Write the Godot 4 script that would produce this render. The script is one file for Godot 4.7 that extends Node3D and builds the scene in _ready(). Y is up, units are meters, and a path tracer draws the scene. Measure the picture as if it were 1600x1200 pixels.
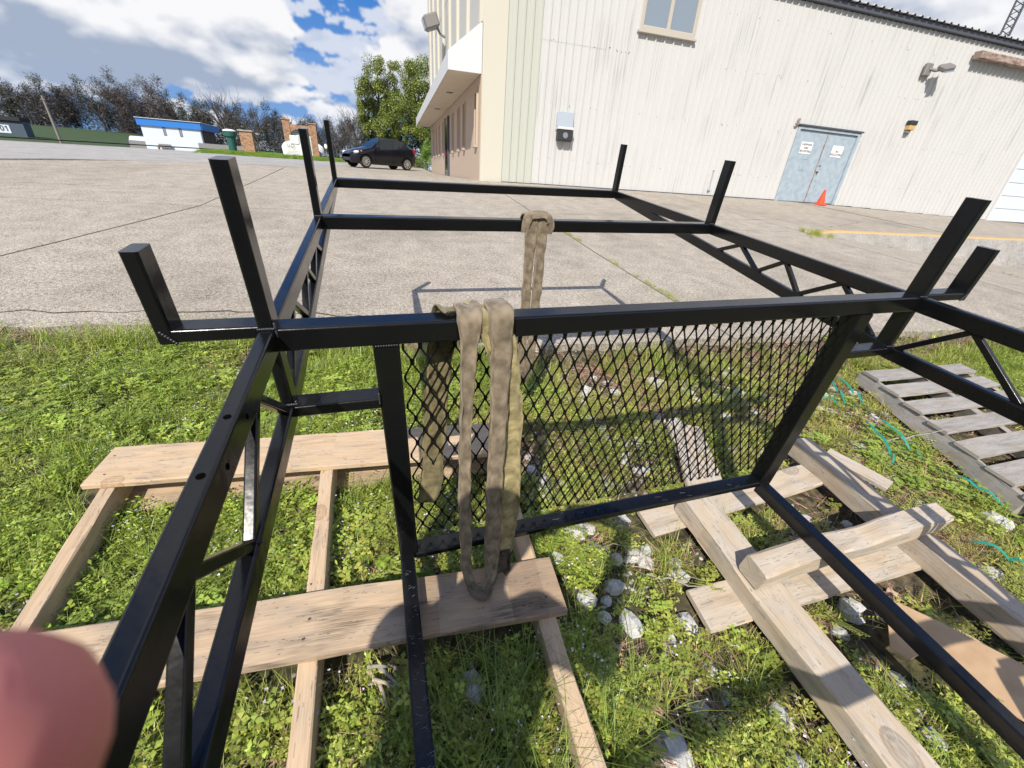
extends Node3D
# A black steel ladder rack on wooden skids beside a concrete lot. Units metres, y up, eye 1.33 above the near ground.

const EYE := 1.33
var rng := RandomNumberGenerator.new()
var n_low := FastNoiseLite.new()
var n_mid := FastNoiseLite.new()
var M := {}
var names := {}
var footprints := []          # [a, b, half width] in plan, kept free of tall weeds
var rack_t: Transform3D
var rock_cells := {}           # where rocks lie, 2 cm squares

# ---------------------------------------------------------------- naming
func numbered(called: String) -> String:
	if not names.has(called):
		names[called] = 0
		return called
	names[called] += 1
	return "%s_%03d" % [called, names[called]]

func tag(o: Node, label: String, category: String, group := "", kind := "") -> Node:
	if label: o.set_meta("label", label)
	if category: o.set_meta("category", category)
	if group: o.set_meta("group", group)
	if kind: o.set_meta("kind", kind)
	return o

func thing(called: String, label: String, category: String, t := Transform3D(), group := "") -> Node3D:
	var o := Node3D.new()
	o.name = numbered(called)
	add_child(o, true)
	o.transform = t
	tag(o, label, category, group)
	return o

func part(called: String, st: SurfaceTool, m: Material, parent: Node, label := "") -> MeshInstance3D:
	var mi := MeshInstance3D.new()
	mi.name = called
	mi.mesh = st.commit()
	mi.material_override = m
	parent.add_child(mi, true)
	if label: mi.set_meta("label", label)
	return mi

func part_mesh(called: String, mesh: Mesh, m: Material, parent: Node, t := Transform3D()) -> MeshInstance3D:
	var mi := MeshInstance3D.new()
	mi.name = called
	mi.mesh = mesh
	mi.material_override = m
	mi.transform = t
	parent.add_child(mi, true)
	return mi

func structure(called: String, st: SurfaceTool, m: Material) -> MeshInstance3D:
	var o := part(numbered(called), st, m, self)
	o.set_meta("kind", "structure")
	return o

func dup(src: Node3D, t: Transform3D, label: String, called := "") -> Node3D:
	var c = src.duplicate()
	c.name = numbered(called if called else str(src.get_meta("base_name", src.name)))
	add_child(c, true)
	c.transform = t
	if label: c.set_meta("label", label)
	return c

# ---------------------------------------------------------------- materials
func lin(r: float, g: float, b: float) -> Color:
	return Color(r, g, b).linear_to_srgb()

func mat(called: String, c: Color, rough := 0.8, metal := 0.0, spec := 0.5) -> StandardMaterial3D:
	var m := StandardMaterial3D.new()
	m.resource_name = called
	m.albedo_color = c
	m.roughness = rough
	m.metallic = metal
	m.metallic_specular = spec
	M[called] = m
	return m

func noise(seed_: int, freq: float, octaves := 4) -> FastNoiseLite:
	var n := FastNoiseLite.new()
	n.seed = seed_
	n.noise_type = FastNoiseLite.TYPE_SIMPLEX_SMOOTH
	n.frequency = freq
	n.fractal_octaves = octaves
	return n

func tex_from(w: int, h: int, data: PackedByteArray, ch := 3) -> ImageTexture:
	var f := Image.FORMAT_RGB8 if ch == 3 else Image.FORMAT_L8
	return ImageTexture.create_from_image(Image.create_from_data(w, h, false, f, data))

func grain(w: int, h: int, seed_: int, freq: float, octaves := 4) -> PackedByteArray:
	return noise(seed_, freq, octaves).get_seamless_image(w, h).get_data()

func b8(v: float) -> int:
	return clampi(int(v * 255.0), 0, 255)

func srgb8(v: float) -> int:        # linear -> sRGB byte
	v = clampf(v, 0.0, 1.0)
	return int(255.0 * (v * 12.92 if v < 0.0031 else 1.055 * pow(v, 0.41667) - 0.055))

func normal_from(w: int, h: int, l8: PackedByteArray, strength: float) -> ImageTexture:
	var im := Image.create_from_data(w, h, false, Image.FORMAT_L8, l8)
	im.convert(Image.FORMAT_RGBA8)
	im.bump_map_to_normal_map(strength)
	return ImageTexture.create_from_image(im)

func ramp8(l: PackedByteArray, lo: Color, hi: Color, contrast := 1.0) -> PackedByteArray:
	var lut := PackedByteArray()
	for i in 256:
		var t := clampf((i / 255.0 - 0.5) * contrast + 0.5, 0, 1)
		lut.append(srgb8(lerpf(lo.r, hi.r, t)))
		lut.append(srgb8(lerpf(lo.g, hi.g, t)))
		lut.append(srgb8(lerpf(lo.b, hi.b, t)))
	var out := PackedByteArray()
	out.resize(l.size() * 3)
	for i in l.size():
		var k := l[i] * 3
		out[i * 3] = lut[k]
		out[i * 3 + 1] = lut[k + 1]
		out[i * 3 + 2] = lut[k + 2]
	return out

func concrete_tex(seed_: int, base: Color, pebble: float, w := 1024) -> Array:
	var fine := grain(w, w, seed_, 0.22, 2)
	var chip := grain(w, w, seed_ + 3, 0.075, 2)
	var mid := grain(w, w, seed_ + 1, 0.05, 4)
	var big := grain(w, w, seed_ + 2, 0.006, 4)
	var out := PackedByteArray()
	out.resize(w * w * 3)
	var lutr := PackedByteArray()
	var lutg := PackedByteArray()
	var lutb := PackedByteArray()
	for i in 1024:
		var v := i / 512.0
		lutr.append(srgb8(base.r * v))
		lutg.append(srgb8(base.g * v))
		lutb.append(srgb8(base.b * v * (0.94 + 0.06 * v)))
	for i in w * w:
		var v := 1.0 + (fine[i] - 128) * 0.0052 * pebble + (mid[i] - 128) * 0.0024 + (big[i] - 128) * 0.0014
		if fine[i] > 178: v += 0.32 * pebble
		elif fine[i] < 74: v -= 0.26 * pebble
		if chip[i] > 172: v += 0.26 * pebble
		elif chip[i] < 80: v -= 0.22 * pebble
		var k := clampi(int(v * 512.0), 0, 1023)
		out[i * 3] = lutr[k]
		out[i * 3 + 1] = lutg[k]
		out[i * 3 + 2] = lutb[k]
	return [tex_from(w, w, out), normal_from(w, w, fine, 2.0)]

func wood_tex(seed_: int, light: Color, dark: Color, grey: Color, greyness: float, knots: int, dirt: float) -> ImageTexture:
	var w := 1024
	var h := 256
	var r := RandomNumberGenerator.new()
	r.seed = seed_
	var nf := noise(seed_, 1.0, 3)
	var ks := []
	for i in knots:
		ks.append(Vector3(r.randf_range(60, w - 60), r.randf_range(40, h - 40), r.randf_range(10, 22)))
	var out := PackedByteArray()
	out.resize(w * h * 3)
	for y in h:
		for x in w:
			var yy := float(y)
			var kd := 9.0
			for k in ks:
				var dx: float = (x - k.x) / (k.z * 2.6)
				var dy: float = (y - k.y) / k.z
				var d2 := dx * dx + dy * dy
				if d2 < 9.0:
					yy += k.z * 1.1 * signf(dy) * exp(-d2 * 0.7) * minf(1.0, absf(dy) * 2.0)
					kd = minf(kd, sqrt(((x - k.x) / (k.z * 1.35)) ** 2 + dy * dy))
			var warp := nf.get_noise_2d(x * 0.004, yy * 0.012) * 14.0
			var ring := 0.5 + 0.5 * sin((yy + warp + 9.0 * nf.get_noise_2d(x * 0.0015, yy * 0.03 + 800.0)) * (0.20 + 0.05 * sin(yy * 0.021)))
			ring = ring * ring * (0.45 + 0.75 * nf.get_noise_2d(x * 0.003 + 60.0, yy * 0.02))
			var fib := nf.get_noise_2d(x * 0.012, yy * 0.9 + 300.0)
			var blot := nf.get_noise_2d(x * 0.007 + 90.0, y * 0.018)
			var t := clampf(0.16 + ring * 0.40 + fib * 0.42, 0, 1)
			if kd < 1.25:
				t = clampf(0.60 + 0.13 * sin(kd * 11.0) + fib * 0.45, 0, 1) if kd < 1.0 else clampf(0.75 + fib * 0.4, 0, 1)
			var c := light.lerp(dark, t)
			var g := clampf(greyness + blot * 0.9 * (0.35 + greyness), 0, 1)
			var gc := grey * (1.05 - 0.55 * t)
			c = c.lerp(gc, g)
			var s := nf.get_noise_2d(x * 0.005 + 700.0, y * 0.016)
			var split := absf(nf.get_noise_2d(x * 0.0022 + 31.0, y * 0.085 + 9.0))
			if split < 0.012 and blot > -0.1: c = c * 0.5
			if dirt > 0.0 and s > 0.10: c = c * (1.0 - dirt * minf(1.0, (s - 0.10) * 2.2) * clampf(0.55 + fib * 1.2, 0.15, 1.0))
			var i := (y * w + x) * 3
			out[i] = srgb8(c.r)
			out[i + 1] = srgb8(c.g)
			out[i + 2] = srgb8(c.b)
	return tex_from(w, h, out)

func textured(called: String, t: Texture2D, rough := 0.85, nrm: Texture2D = null, nscale := 1.0) -> StandardMaterial3D:
	var m := mat(called, Color.WHITE, rough)
	m.albedo_texture = t
	m.vertex_color_use_as_albedo = true
	if nrm:
		m.normal_enabled = true
		m.normal_texture = nrm
		m.normal_scale = nscale
	return m

func leaf_mat(called: String, through: Color) -> StandardMaterial3D:
	var m := mat(called, Color.WHITE, 0.42, 0.0, 0.5)
	m.vertex_color_use_as_albedo = true
	m.backlight_enabled = true
	m.backlight = through
	m.cull_mode = BaseMaterial3D.CULL_DISABLED
	return m

func make_materials() -> void:
	var paint := mat("black_paint", lin(0.0055, 0.0058, 0.0068), 0.34, 0.0, 0.45)
	var smear := grain(512, 512, 71, 0.012, 5)
	paint.roughness_texture = tex_from(512, 512, ramp8(smear, Color(0.55, 0.55, 0.55), Color(1, 1, 1), 1.6))
	paint.roughness = 0.24
	paint.uv1_scale = Vector3(1.4, 1.4, 1)
	var orange := grain(512, 512, 72, 0.06, 3)
	paint.normal_enabled = true
	paint.normal_texture = normal_from(512, 512, orange, 1.0)
	paint.normal_scale = 0.12
	mat("scuff", lin(0.11, 0.11, 0.12), 0.5)
	mat("weld", lin(0.05, 0.05, 0.055), 0.35, 0.5)
	mat("hole_brown", lin(0.07, 0.058, 0.042), 0.95)
	mat("hole", lin(0.003, 0.003, 0.003), 1.0, 0.0, 0.0)
	var c := concrete_tex(11, Color(0.37, 0.325, 0.265), 1.0)
	textured("concrete", c[0], 0.9, c[1], 0.55)
	var c2 := concrete_tex(31, Color(0.365, 0.35, 0.33), 0.35, 512)
	textured("pale_concrete", c2[0], 0.9, c2[1], 0.3)
	textured("kerb_concrete", c2[0], 0.92, c2[1], 0.8)
	textured("fresh_wood", wood_tex(5, Color(0.60, 0.445, 0.29), Color(0.34, 0.22, 0.12), Color(0.40, 0.36, 0.31), 0.06, 1, 0.15), 0.8)
	textured("stained_wood", wood_tex(6, Color(0.55, 0.41, 0.27), Color(0.31, 0.20, 0.115), Color(0.24, 0.21, 0.18), 0.22, 2, 0.6), 0.85)
	textured("grey_wood", wood_tex(7, Color(0.54, 0.43, 0.305), Color(0.29, 0.215, 0.15), Color(0.51, 0.455, 0.385), 0.5, 1, 0.25), 0.9)
	textured("silver_wood", wood_tex(8, Color(0.38, 0.325, 0.265), Color(0.17, 0.14, 0.115), Color(0.39, 0.365, 0.335), 0.7, 2, 0.25), 0.92)
	var soil := grain(1024, 1024, 41, 0.03, 5)
	textured("soil", tex_from(1024, 1024, ramp8(soil, Color(0.028, 0.023, 0.014), Color(0.16, 0.125, 0.075), 1.5)), 0.97, normal_from(1024, 1024, soil, 5.0), 1.0)
	# webbing: a fine woven rib
	var wv := PackedByteArray()
	var wr := grain(256, 256, 51, 0.03, 4)
	for y in 256:
		for x in 256:
			wv.append(clampi(128 + int(70.0 * sin(x * TAU / 8.0) * (1.0 if int(y / 4.0) % 2 == 0 else -0.6)) + (wr[y * 256 + x] - 128) / 8, 0, 255))
	var blot := grain(512, 512, 52, 0.012, 5)
	var web := textured("webbing", tex_from(512, 512, ramp8(blot, Color(0.125, 0.096, 0.06), Color(0.27, 0.215, 0.15), 1.5)), 0.95, normal_from(256, 256, wv, 2.0), 0.12)
	web.rim_enabled = true
	web.rim = 0.3
	var felt := textured("felt", tex_from(512, 512, ramp8(blot, Color(0.19, 0.155, 0.07), Color(0.40, 0.33, 0.16), 1.5)), 0.97, normal_from(256, 256, wr, 4.0), 0.8)
	felt.rim_enabled = true
	felt.rim = 0.4
	# building skins: streaks run down the sheets
	var st := PackedByteArray()
	var ns := noise(61, 1.0, 4)
	for y in 512:
		for x in 1024:
			var a := ns.get_noise_2d(x * 0.22, y * 0.0025)
			var b := ns.get_noise_2d(x * 0.011 + 50.0, y * 0.005)
			var v := 0.55 - maxf(0.0, a) * clampf(b * 1.4 + 0.04, 0.0, 1.0) * 0.34 + ns.get_noise_2d(x * 0.3, y * 0.3) * 0.012
			st.append(srgb8(v))
			st.append(srgb8(v * 0.998))
			st.append(srgb8(v * 0.982))
	var skin := textured("white_siding", tex_from(1024, 512, st), 0.5)
	skin.metallic_specular = 0.35
	mat("green_siding", lin(0.475, 0.49, 0.435), 0.55)
	mat("cream_wall", lin(0.55, 0.525, 0.445), 0.75)
	mat("cream_lower", lin(0.50, 0.40, 0.31), 0.85)
	mat("office_panel", lin(0.50, 0.495, 0.465), 0.7)
	mat("white_trim", lin(0.62, 0.63, 0.64), 0.5)
	mat("soffit", lin(0.62, 0.55, 0.46), 0.7)
	mat("dark_glass", lin(0.02, 0.022, 0.025), 0.08)
	mat("window_glass", lin(0.22, 0.27, 0.33), 0.12)
	mat("beige_frame", lin(0.46, 0.42, 0.36), 0.6)
	mat("dark_trim", lin(0.075, 0.08, 0.10), 0.5)
	var galv := grain(512, 512, 62, 0.02, 5)
	textured("roof_metal", tex_from(512, 512, ramp8(galv, Color(0.30, 0.31, 0.33), Color(0.48, 0.49, 0.50))), 0.45)
	var dr := grain(512, 512, 63, 0.008, 5)
	textured("door_paint", tex_from(512, 512, ramp8(dr, Color(0.29, 0.36, 0.42), Color(0.37, 0.44, 0.50), 1.6)), 0.5)
	var ru := grain(512, 512, 64, 0.02, 5)
	textured("rusty_steel", tex_from(512, 512, ramp8(ru, Color(0.16, 0.085, 0.055), Color(0.40, 0.33, 0.29), 1.5)), 0.8)
	M["rusty_steel"].uv1_scale = Vector3(0.3, 0.7, 1)
	mat("white_plate", lin(0.80, 0.80, 0.80), 0.6)
	mat("ink", lin(0.02, 0.02, 0.022), 0.7)
	mat("galvanised", lin(0.55, 0.60, 0.66), 0.35, 0.5)
	mat("black_plastic", lin(0.03, 0.03, 0.034), 0.5)
	mat("amber", lin(0.55, 0.36, 0.12), 0.4)
	mat("lamp_grey", lin(0.20, 0.19, 0.18), 0.6)
	mat("cone_orange", lin(0.90, 0.10, 0.035), 0.5)
	var yp := grain(256, 256, 73, 0.02, 4)
	textured("yellow_paint", tex_from(256, 256, ramp8(yp, Color(0.42, 0.34, 0.22), Color(0.58, 0.36, 0.10), 3.0)), 0.88)
	mat("steel", lin(0.40, 0.41, 0.42), 0.35, 0.7)
	# far things
	mat("blue_fascia", lin(0.02, 0.17, 0.52), 0.5)
	mat("pale_wall", lin(0.58, 0.64, 0.70), 0.7)
	mat("brown_dark", lin(0.055, 0.03, 0.028), 0.7)
	mat("grey_wall", lin(0.22, 0.22, 0.22), 0.85)
	var bk := PackedByteArray()
	var bn := grain(256, 256, 65, 0.05, 3)
	for y in 256:
		for x in 256:
			var row := int(y / 16.0)
			var joint := y % 16 < 2 or (x + (16 if row % 2 else 0)) % 32 < 2
			var v := 1.0 + (bn[(int(y / 16.0) * 16 * 256 + int(x / 32.0) * 32 + row * 7) % 65536] - 128) * 0.006
			bk.append(srgb8(0.42 if joint else 0.33 * v))
			bk.append(srgb8(0.37 if joint else 0.17 * v))
			bk.append(srgb8(0.30 if joint else 0.095 * v))
	textured("brick", tex_from(256, 256, bk), 0.9)
	mat("green_plastic", lin(0.012, 0.09, 0.075), 0.5)
	mat("navy_wall", lin(0.055, 0.08, 0.115), 0.7)
	mat("black_roof", lin(0.02, 0.02, 0.024), 0.8)
	var asph := grain(512, 512, 66, 0.2, 3)
	textured("asphalt", tex_from(512, 512, ramp8(asph, Color(0.16, 0.16, 0.165), Color(0.26, 0.26, 0.265))), 0.9)
	var barkn := grain(256, 256, 67, 0.06, 4)
	textured("bark", tex_from(256, 256, ramp8(barkn, Color(0.035, 0.028, 0.026), Color(0.12, 0.10, 0.095), 1.5)), 0.95)
	textured("pole_wood", tex_from(256, 256, ramp8(barkn, Color(0.16, 0.14, 0.12), Color(0.30, 0.27, 0.25), 1.5)), 0.95)
	leaf_mat("leaf", Color(0.45, 0.55, 0.18))
	leaf_mat("weed_leaf", Color(0.5, 0.62, 0.16))
	leaf_mat("straw", Color(0.2, 0.18, 0.1))
	leaf_mat("petal", Color(0.3, 0.3, 0.3))
	var rk := grain(256, 256, 68, 0.035, 5)
	textured("limestone", tex_from(256, 256, ramp8(rk, Color(0.40, 0.39, 0.38), Color(0.62, 0.61, 0.59), 1.2)), 0.92, normal_from(256, 256, rk, 1.0), 0.25)
	M["limestone"].uv1_triplanar = true
	M["limestone"].uv1_scale = Vector3(6, 6, 6)
	var card := grain(256, 256, 69, 0.02, 4)
	textured("cardboard", tex_from(256, 256, ramp8(card, Color(0.44, 0.29, 0.16), Color(0.53, 0.36, 0.21), 1.5)), 0.85)
	var gv := mat("gravel", Color.WHITE, 0.95)
	gv.vertex_color_use_as_albedo = true
	mat("green_strapping", lin(0.015, 0.24, 0.18), 0.4)
	# car
	var cp := mat("car_paint", lin(0.004, 0.005, 0.010), 0.3, 0.0, 0.35)
	cp.clearcoat_enabled = true
	cp.clearcoat = 0.6
	cp.clearcoat_roughness = 0.05
	mat("rubber", lin(0.018, 0.018, 0.018), 0.85)
	mat("alloy", lin(0.55, 0.56, 0.57), 0.3, 0.8)
	mat("lamp_lens", lin(0.70, 0.72, 0.75), 0.12)
	mat("red_lens", lin(0.35, 0.01, 0.012), 0.2)
	mat("orange_lens", lin(0.75, 0.20, 0.05), 0.25)
	mat("car_glass", lin(0.015, 0.02, 0.024), 0.05, 0.0, 0.5)
	mat("white_car", lin(0.72, 0.74, 0.78), 0.3)
	mat("red_paint", lin(0.42, 0.045, 0.03), 0.5)
	# the photographer
	var sk := mat("skin", lin(0.58, 0.215, 0.185), 0.5, 0.0, 0.4)
	sk.subsurf_scatter_enabled = true
	sk.subsurf_scatter_strength = 0.35
	mat("jacket", lin(0.05, 0.055, 0.07), 0.95)
	mat("denim", lin(0.04, 0.06, 0.11), 0.95)
	mat("hair", lin(0.03, 0.02, 0.014), 0.7)
	mat("shoe", lin(0.05, 0.04, 0.03), 0.8)
	mat("phone_black", lin(0.015, 0.015, 0.017), 0.2)

# ---------------------------------------------------------------- shapes
func begin() -> SurfaceTool:
	var st := SurfaceTool.new()
	st.begin(Mesh.PRIMITIVE_TRIANGLES)
	return st

func tri(st: SurfaceTool, a: Vector3, b: Vector3, c: Vector3, n: Vector3, ua := Vector2(), ub := Vector2(), uc := Vector2()) -> void:
	# front faces run clockwise: order the corners against the outward normal
	var flip := (b - a).cross(c - a).dot(n) > 0.0
	st.set_normal(n); st.set_uv(ua); st.add_vertex(a)
	if flip:
		st.set_normal(n); st.set_uv(uc); st.add_vertex(c)
		st.set_normal(n); st.set_uv(ub); st.add_vertex(b)
	else:
		st.set_normal(n); st.set_uv(ub); st.add_vertex(b)
		st.set_normal(n); st.set_uv(uc); st.add_vertex(c)

func quad(st: SurfaceTool, a: Vector3, b: Vector3, c: Vector3, d: Vector3, n: Vector3, uv := Rect2(0, 0, 1, 1)) -> void:
	var p := uv.position
	var e := uv.end
	tri(st, a, b, c, n, p, Vector2(e.x, p.y), e)
	tri(st, a, c, d, n, p, e, Vector2(p.x, e.y))

# a box with chamfered edges, size s about the origin of t
func box(st: SurfaceTool, t: Transform3D, s: Vector3, bev := 0.004) -> void:
	var h := s * 0.5
	bev = minf(bev, minf(h.x, minf(h.y, h.z)) * 0.9)
	var ax := [Vector3.RIGHT, Vector3.UP, Vector3.BACK]
	for i in 3:
		var j := (i + 1) % 3
		var k := (i + 2) % 3
		for sg in [-1.0, 1.0]:
			var n: Vector3 = ax[i] * sg
			var c: Vector3 = n * h[i]
			var u: Vector3 = ax[j] * (h[j] - bev)
			var v: Vector3 = ax[k] * (h[k] - bev)
			quad(st, t * (c - u - v), t * (c + u - v), t * (c + u + v), t * (c - u + v), (t.basis * n).normalized(), Rect2(0, 0, s[j], s[k]))
			# chamfers between this face and the next axis
			for sj in [-1.0, 1.0]:
				var m: Vector3 = ax[j] * sj
				var p: Vector3 = n * h[i] + m * (h[j] - bev)
				var q: Vector3 = n * (h[i] - bev) + m * h[j]
				quad(st, t * (p - v), t * (p + v), t * (q + v), t * (q - v), (t.basis * (n + m)).normalized(), Rect2(0, 0, s[k], bev))
	for sx in [-1.0, 1.0]:
		for sy in [-1.0, 1.0]:
			for sz in [-1.0, 1.0]:
				var a := Vector3(sx * h.x, sy * (h.y - bev), sz * (h.z - bev))
				var b := Vector3(sx * (h.x - bev), sy * h.y, sz * (h.z - bev))
				var c := Vector3(sx * (h.x - bev), sy * (h.y - bev), sz * h.z)
				tri(st, t * a, t * b, t * c, (t.basis * Vector3(sx, sy, sz)).normalized())

func axes_along(a: Vector3, b: Vector3, up: Vector3) -> Basis:
	var z := (b - a).normalized()
	var x := up.cross(z)
	if x.length() < 1e-4: x = Vector3.RIGHT.cross(z)
	x = x.normalized()
	return Basis(x, z.cross(x).normalized(), z)

# rectangular tube with rounded corners from a to b: w across, h along "up"
func tube(st: SurfaceTool, a: Vector3, b: Vector3, w: float, h: float, up := Vector3.UP, r := 0.005, caps := true) -> void:
	var B := axes_along(a, b, up)
	var prof := []
	var nrm := []
	var peri := [0.0]
	for q in 4:
		var cx: float = (w * 0.5 - r) * [1, -1, -1, 1][q]
		var cy: float = (h * 0.5 - r) * [1, 1, -1, -1][q]
		for k in 4:
			var ang := PI * 0.5 * (q + k / 3.0)
			var n := Vector2(cos(ang), sin(ang))
			prof.append(Vector2(cx, cy) + n * r)
			nrm.append(n)
	for i in 16: peri.append(peri[-1] + prof[i].distance_to(prof[(i + 1) % 16]))
	var L := a.distance_to(b)
	for i in 16:
		var j := (i + 1) % 16
		var p0: Vector3 = B.x * prof[i].x + B.y * prof[i].y
		var p1: Vector3 = B.x * prof[j].x + B.y * prof[j].y
		var n0: Vector3 = B.x * nrm[i].x + B.y * nrm[i].y
		var n1: Vector3 = B.x * nrm[j].x + B.y * nrm[j].y
		var vs := [a + p0, b + p0, b + p1, a + p0, b + p1, a + p1]
		var ns := [n0, n0, n1, n0, n1, n1]
		var us := [Vector2(0, peri[i]), Vector2(L, peri[i]), Vector2(L, peri[i + 1]), Vector2(0, peri[i]), Vector2(L, peri[i + 1]), Vector2(0, peri[i + 1])]
		for k in 6:
			st.set_normal(ns[k]); st.set_uv(us[k]); st.add_vertex(vs[k])
	if caps:
		for e in [[a, -B.z], [b, B.z]]:
			for i in range(1, 15):
				tri(st, e[0] + B.x * prof[0].x + B.y * prof[0].y, e[0] + B.x * prof[i].x + B.y * prof[i].y, e[0] + B.x * prof[i + 1].x + B.y * prof[i + 1].y, e[1])

# round rod through points with radii
func rod(st: SurfaceTool, pts: Array, radii: Array, sides := 8, caps := true) -> void:
	var x := Vector3.ZERO
	var rings := []
	var L := 0.0
	for i in pts.size():
		var d: Vector3 = (pts[mini(i + 1, pts.size() - 1)] - pts[maxi(i - 1, 0)]).normalized()
		if x == Vector3.ZERO:
			x = d.cross(Vector3.UP if absf(d.y) < 0.9 else Vector3.RIGHT).normalized()
		else:
			x = (x - d * x.dot(d)).normalized()
		var y := d.cross(x)
		if i > 0: L += pts[i].distance_to(pts[i - 1])
		var ring := []
		for k in sides + 1:
			var ang := TAU * k / sides
			var n := x * cos(ang) + y * sin(ang)
			ring.append([pts[i] + n * radii[i], n, Vector2(float(k) / sides, L)])
		rings.append(ring)
	for i in pts.size() - 1:
		for k in sides:
			for v in [rings[i][k], rings[i + 1][k], rings[i + 1][k + 1], rings[i][k], rings[i + 1][k + 1], rings[i][k + 1]]:
				st.set_normal(v[1]); st.set_uv(v[2]); st.add_vertex(v[0])
	if caps:
		for e in [0, pts.size() - 1]:
			var n: Vector3 = (pts[e] - pts[1 if e == 0 else e - 1]).normalized()
			for k in sides:
				tri(st, pts[e], rings[e][k][0], rings[e][k + 1][0], n)

func disc(st: SurfaceTool, c: Vector3, n: Vector3, r: float, sides := 14) -> void:
	var x := n.cross(Vector3.UP if absf(n.y) < 0.9 else Vector3.RIGHT).normalized()
	var y := n.cross(x)
	for k in sides:
		tri(st, c, c + (x * cos(TAU * k / sides) + y * sin(TAU * k / sides)) * r, c + (x * cos(TAU * (k + 1) / sides) + y * sin(TAU * (k + 1) / sides)) * r, n)

func ball(st: SurfaceTool, c: Vector3, r: Vector3, rows := 6, cols := 10) -> void:
	for i in rows:
		for k in cols:
			var ps := []
			for q in [[i, k], [i + 1, k], [i + 1, k + 1], [i, k], [i + 1, k + 1], [i, k + 1]]:
				var th: float = PI * q[0] / rows
				var ph: float = TAU * q[1] / cols
				ps.append(Vector3(sin(th) * cos(ph), cos(th), sin(th) * sin(ph)))
			for p in ps:
				st.set_normal((p / r).normalized()); st.set_uv(Vector2(p.x, p.z)); st.add_vertex(c + p * r)

# a sawn board from a to b (centre of its top face), w wide, th thick; slightly uneven edges and a grain that runs along it
func board(st: SurfaceTool, a: Vector3, b: Vector3, w: float, th: float, up: Vector3, seed_: int, rough := 0.002, wane := 0.003, skew := 0.0, tone := 1.0, stain := 2.0) -> void:
	var r := RandomNumberGenerator.new()
	r.seed = seed_
	var B := axes_along(a, b, up)
	var L := a.distance_to(b)
	var nseg := clampi(int(L / 0.05), 4, 40)
	var uo := r.randf() * 3.0
	var vo := r.randf()
	var c := wane
	var rings := []
	var fn := noise(seed_, 1.1, 2)
	var tint := Color(tone, tone, tone)
	for i in nseg + 1:
		var t := float(i) / nseg
		var o := a.lerp(b, t)
		var hw := w * 0.5
		# eight corners of a chamfered rectangle, top first
		var pr := [Vector2(-hw + c, 0), Vector2(hw - c, 0), Vector2(hw, -c), Vector2(hw, -th + c), Vector2(hw - c, -th), Vector2(-hw + c, -th), Vector2(-hw, -th + c), Vector2(-hw, -c)]
		var ring := []
		for k in 8:
			var j := Vector2(fn.get_noise_2d(t * L * 2.0, k * 7.1), fn.get_noise_2d(t * L * 2.0 + 40.0, k * 7.1)) * rough * 2.0
			var p: Vector2 = pr[k] + j
			ring.append(o + B.x * p.x + B.y * p.y + B.z * (p.x * skew * (1.0 if i == 0 or i == nseg else 0.0)))
		rings.append(ring)
	var per := [0.0, w, w + c, w + th, w + th + c, 2 * w + th, 2 * w + th + c, 2 * w + 2 * th, 2 * w + 2 * th + c]
	st.set_color(tint)
	for i in nseg:
		for k in 8:
			var m := (k + 1) % 8
			var p0: Vector3 = rings[i][k]
			var p1: Vector3 = rings[i + 1][k]
			var p2: Vector3 = rings[i + 1][m]
			var p3: Vector3 = rings[i][m]
			var mid := (p0 + p1 + p2 + p3) * 0.25
			var ctr := a.lerp(b, (i + 0.5) / nseg) - B.y * th * 0.5
			var n := (p1 - p0).cross(p3 - p0).normalized()
			if n.dot(mid - ctr) < 0: n = -n
			var u0 := uo + L * i / nseg / 1.6
			var u1 := uo + L * (i + 1) / nseg / 1.6
			var v0: float = vo + per[k] / 0.42
			var v1: float = vo + per[k + 1] / 0.42
			if stain < 1.0:      # a patch of grey mould with a mottled edge, on the end past "stain"
				var wet := clampf((float(i) / nseg - stain) * 5.0 + 0.5 + fn.get_noise_2d(i * 3.1, k * 5.0) * 1.2, 0.0, 1.0)
				st.set_color(tint.lerp(Color(tone * 0.50, tone * 0.47, tone * 0.46), wet * (0.75 + 0.35 * fn.get_noise_2d(i * 9.0, 3.0))))
			tri(st, p0, p1, p2, n, Vector2(u0, v0), Vector2(u1, v0), Vector2(u1, v1))
			tri(st, p0, p2, p3, n, Vector2(u0, v0), Vector2(u1, v1), Vector2(u0, v1))
	st.set_color(tint * 0.86)
	for e in [[0, -B.z], [nseg, B.z]]:
		for k in range(1, 7):
			var q = rings[e[0]]
			tri(st, q[0], q[k], q[k + 1], e[1], Vector2(vo, uo), Vector2(vo + 0.02, uo + 0.1), Vector2(vo + 0.03, uo + 0.2))
	st.set_color(Color.WHITE)

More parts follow.
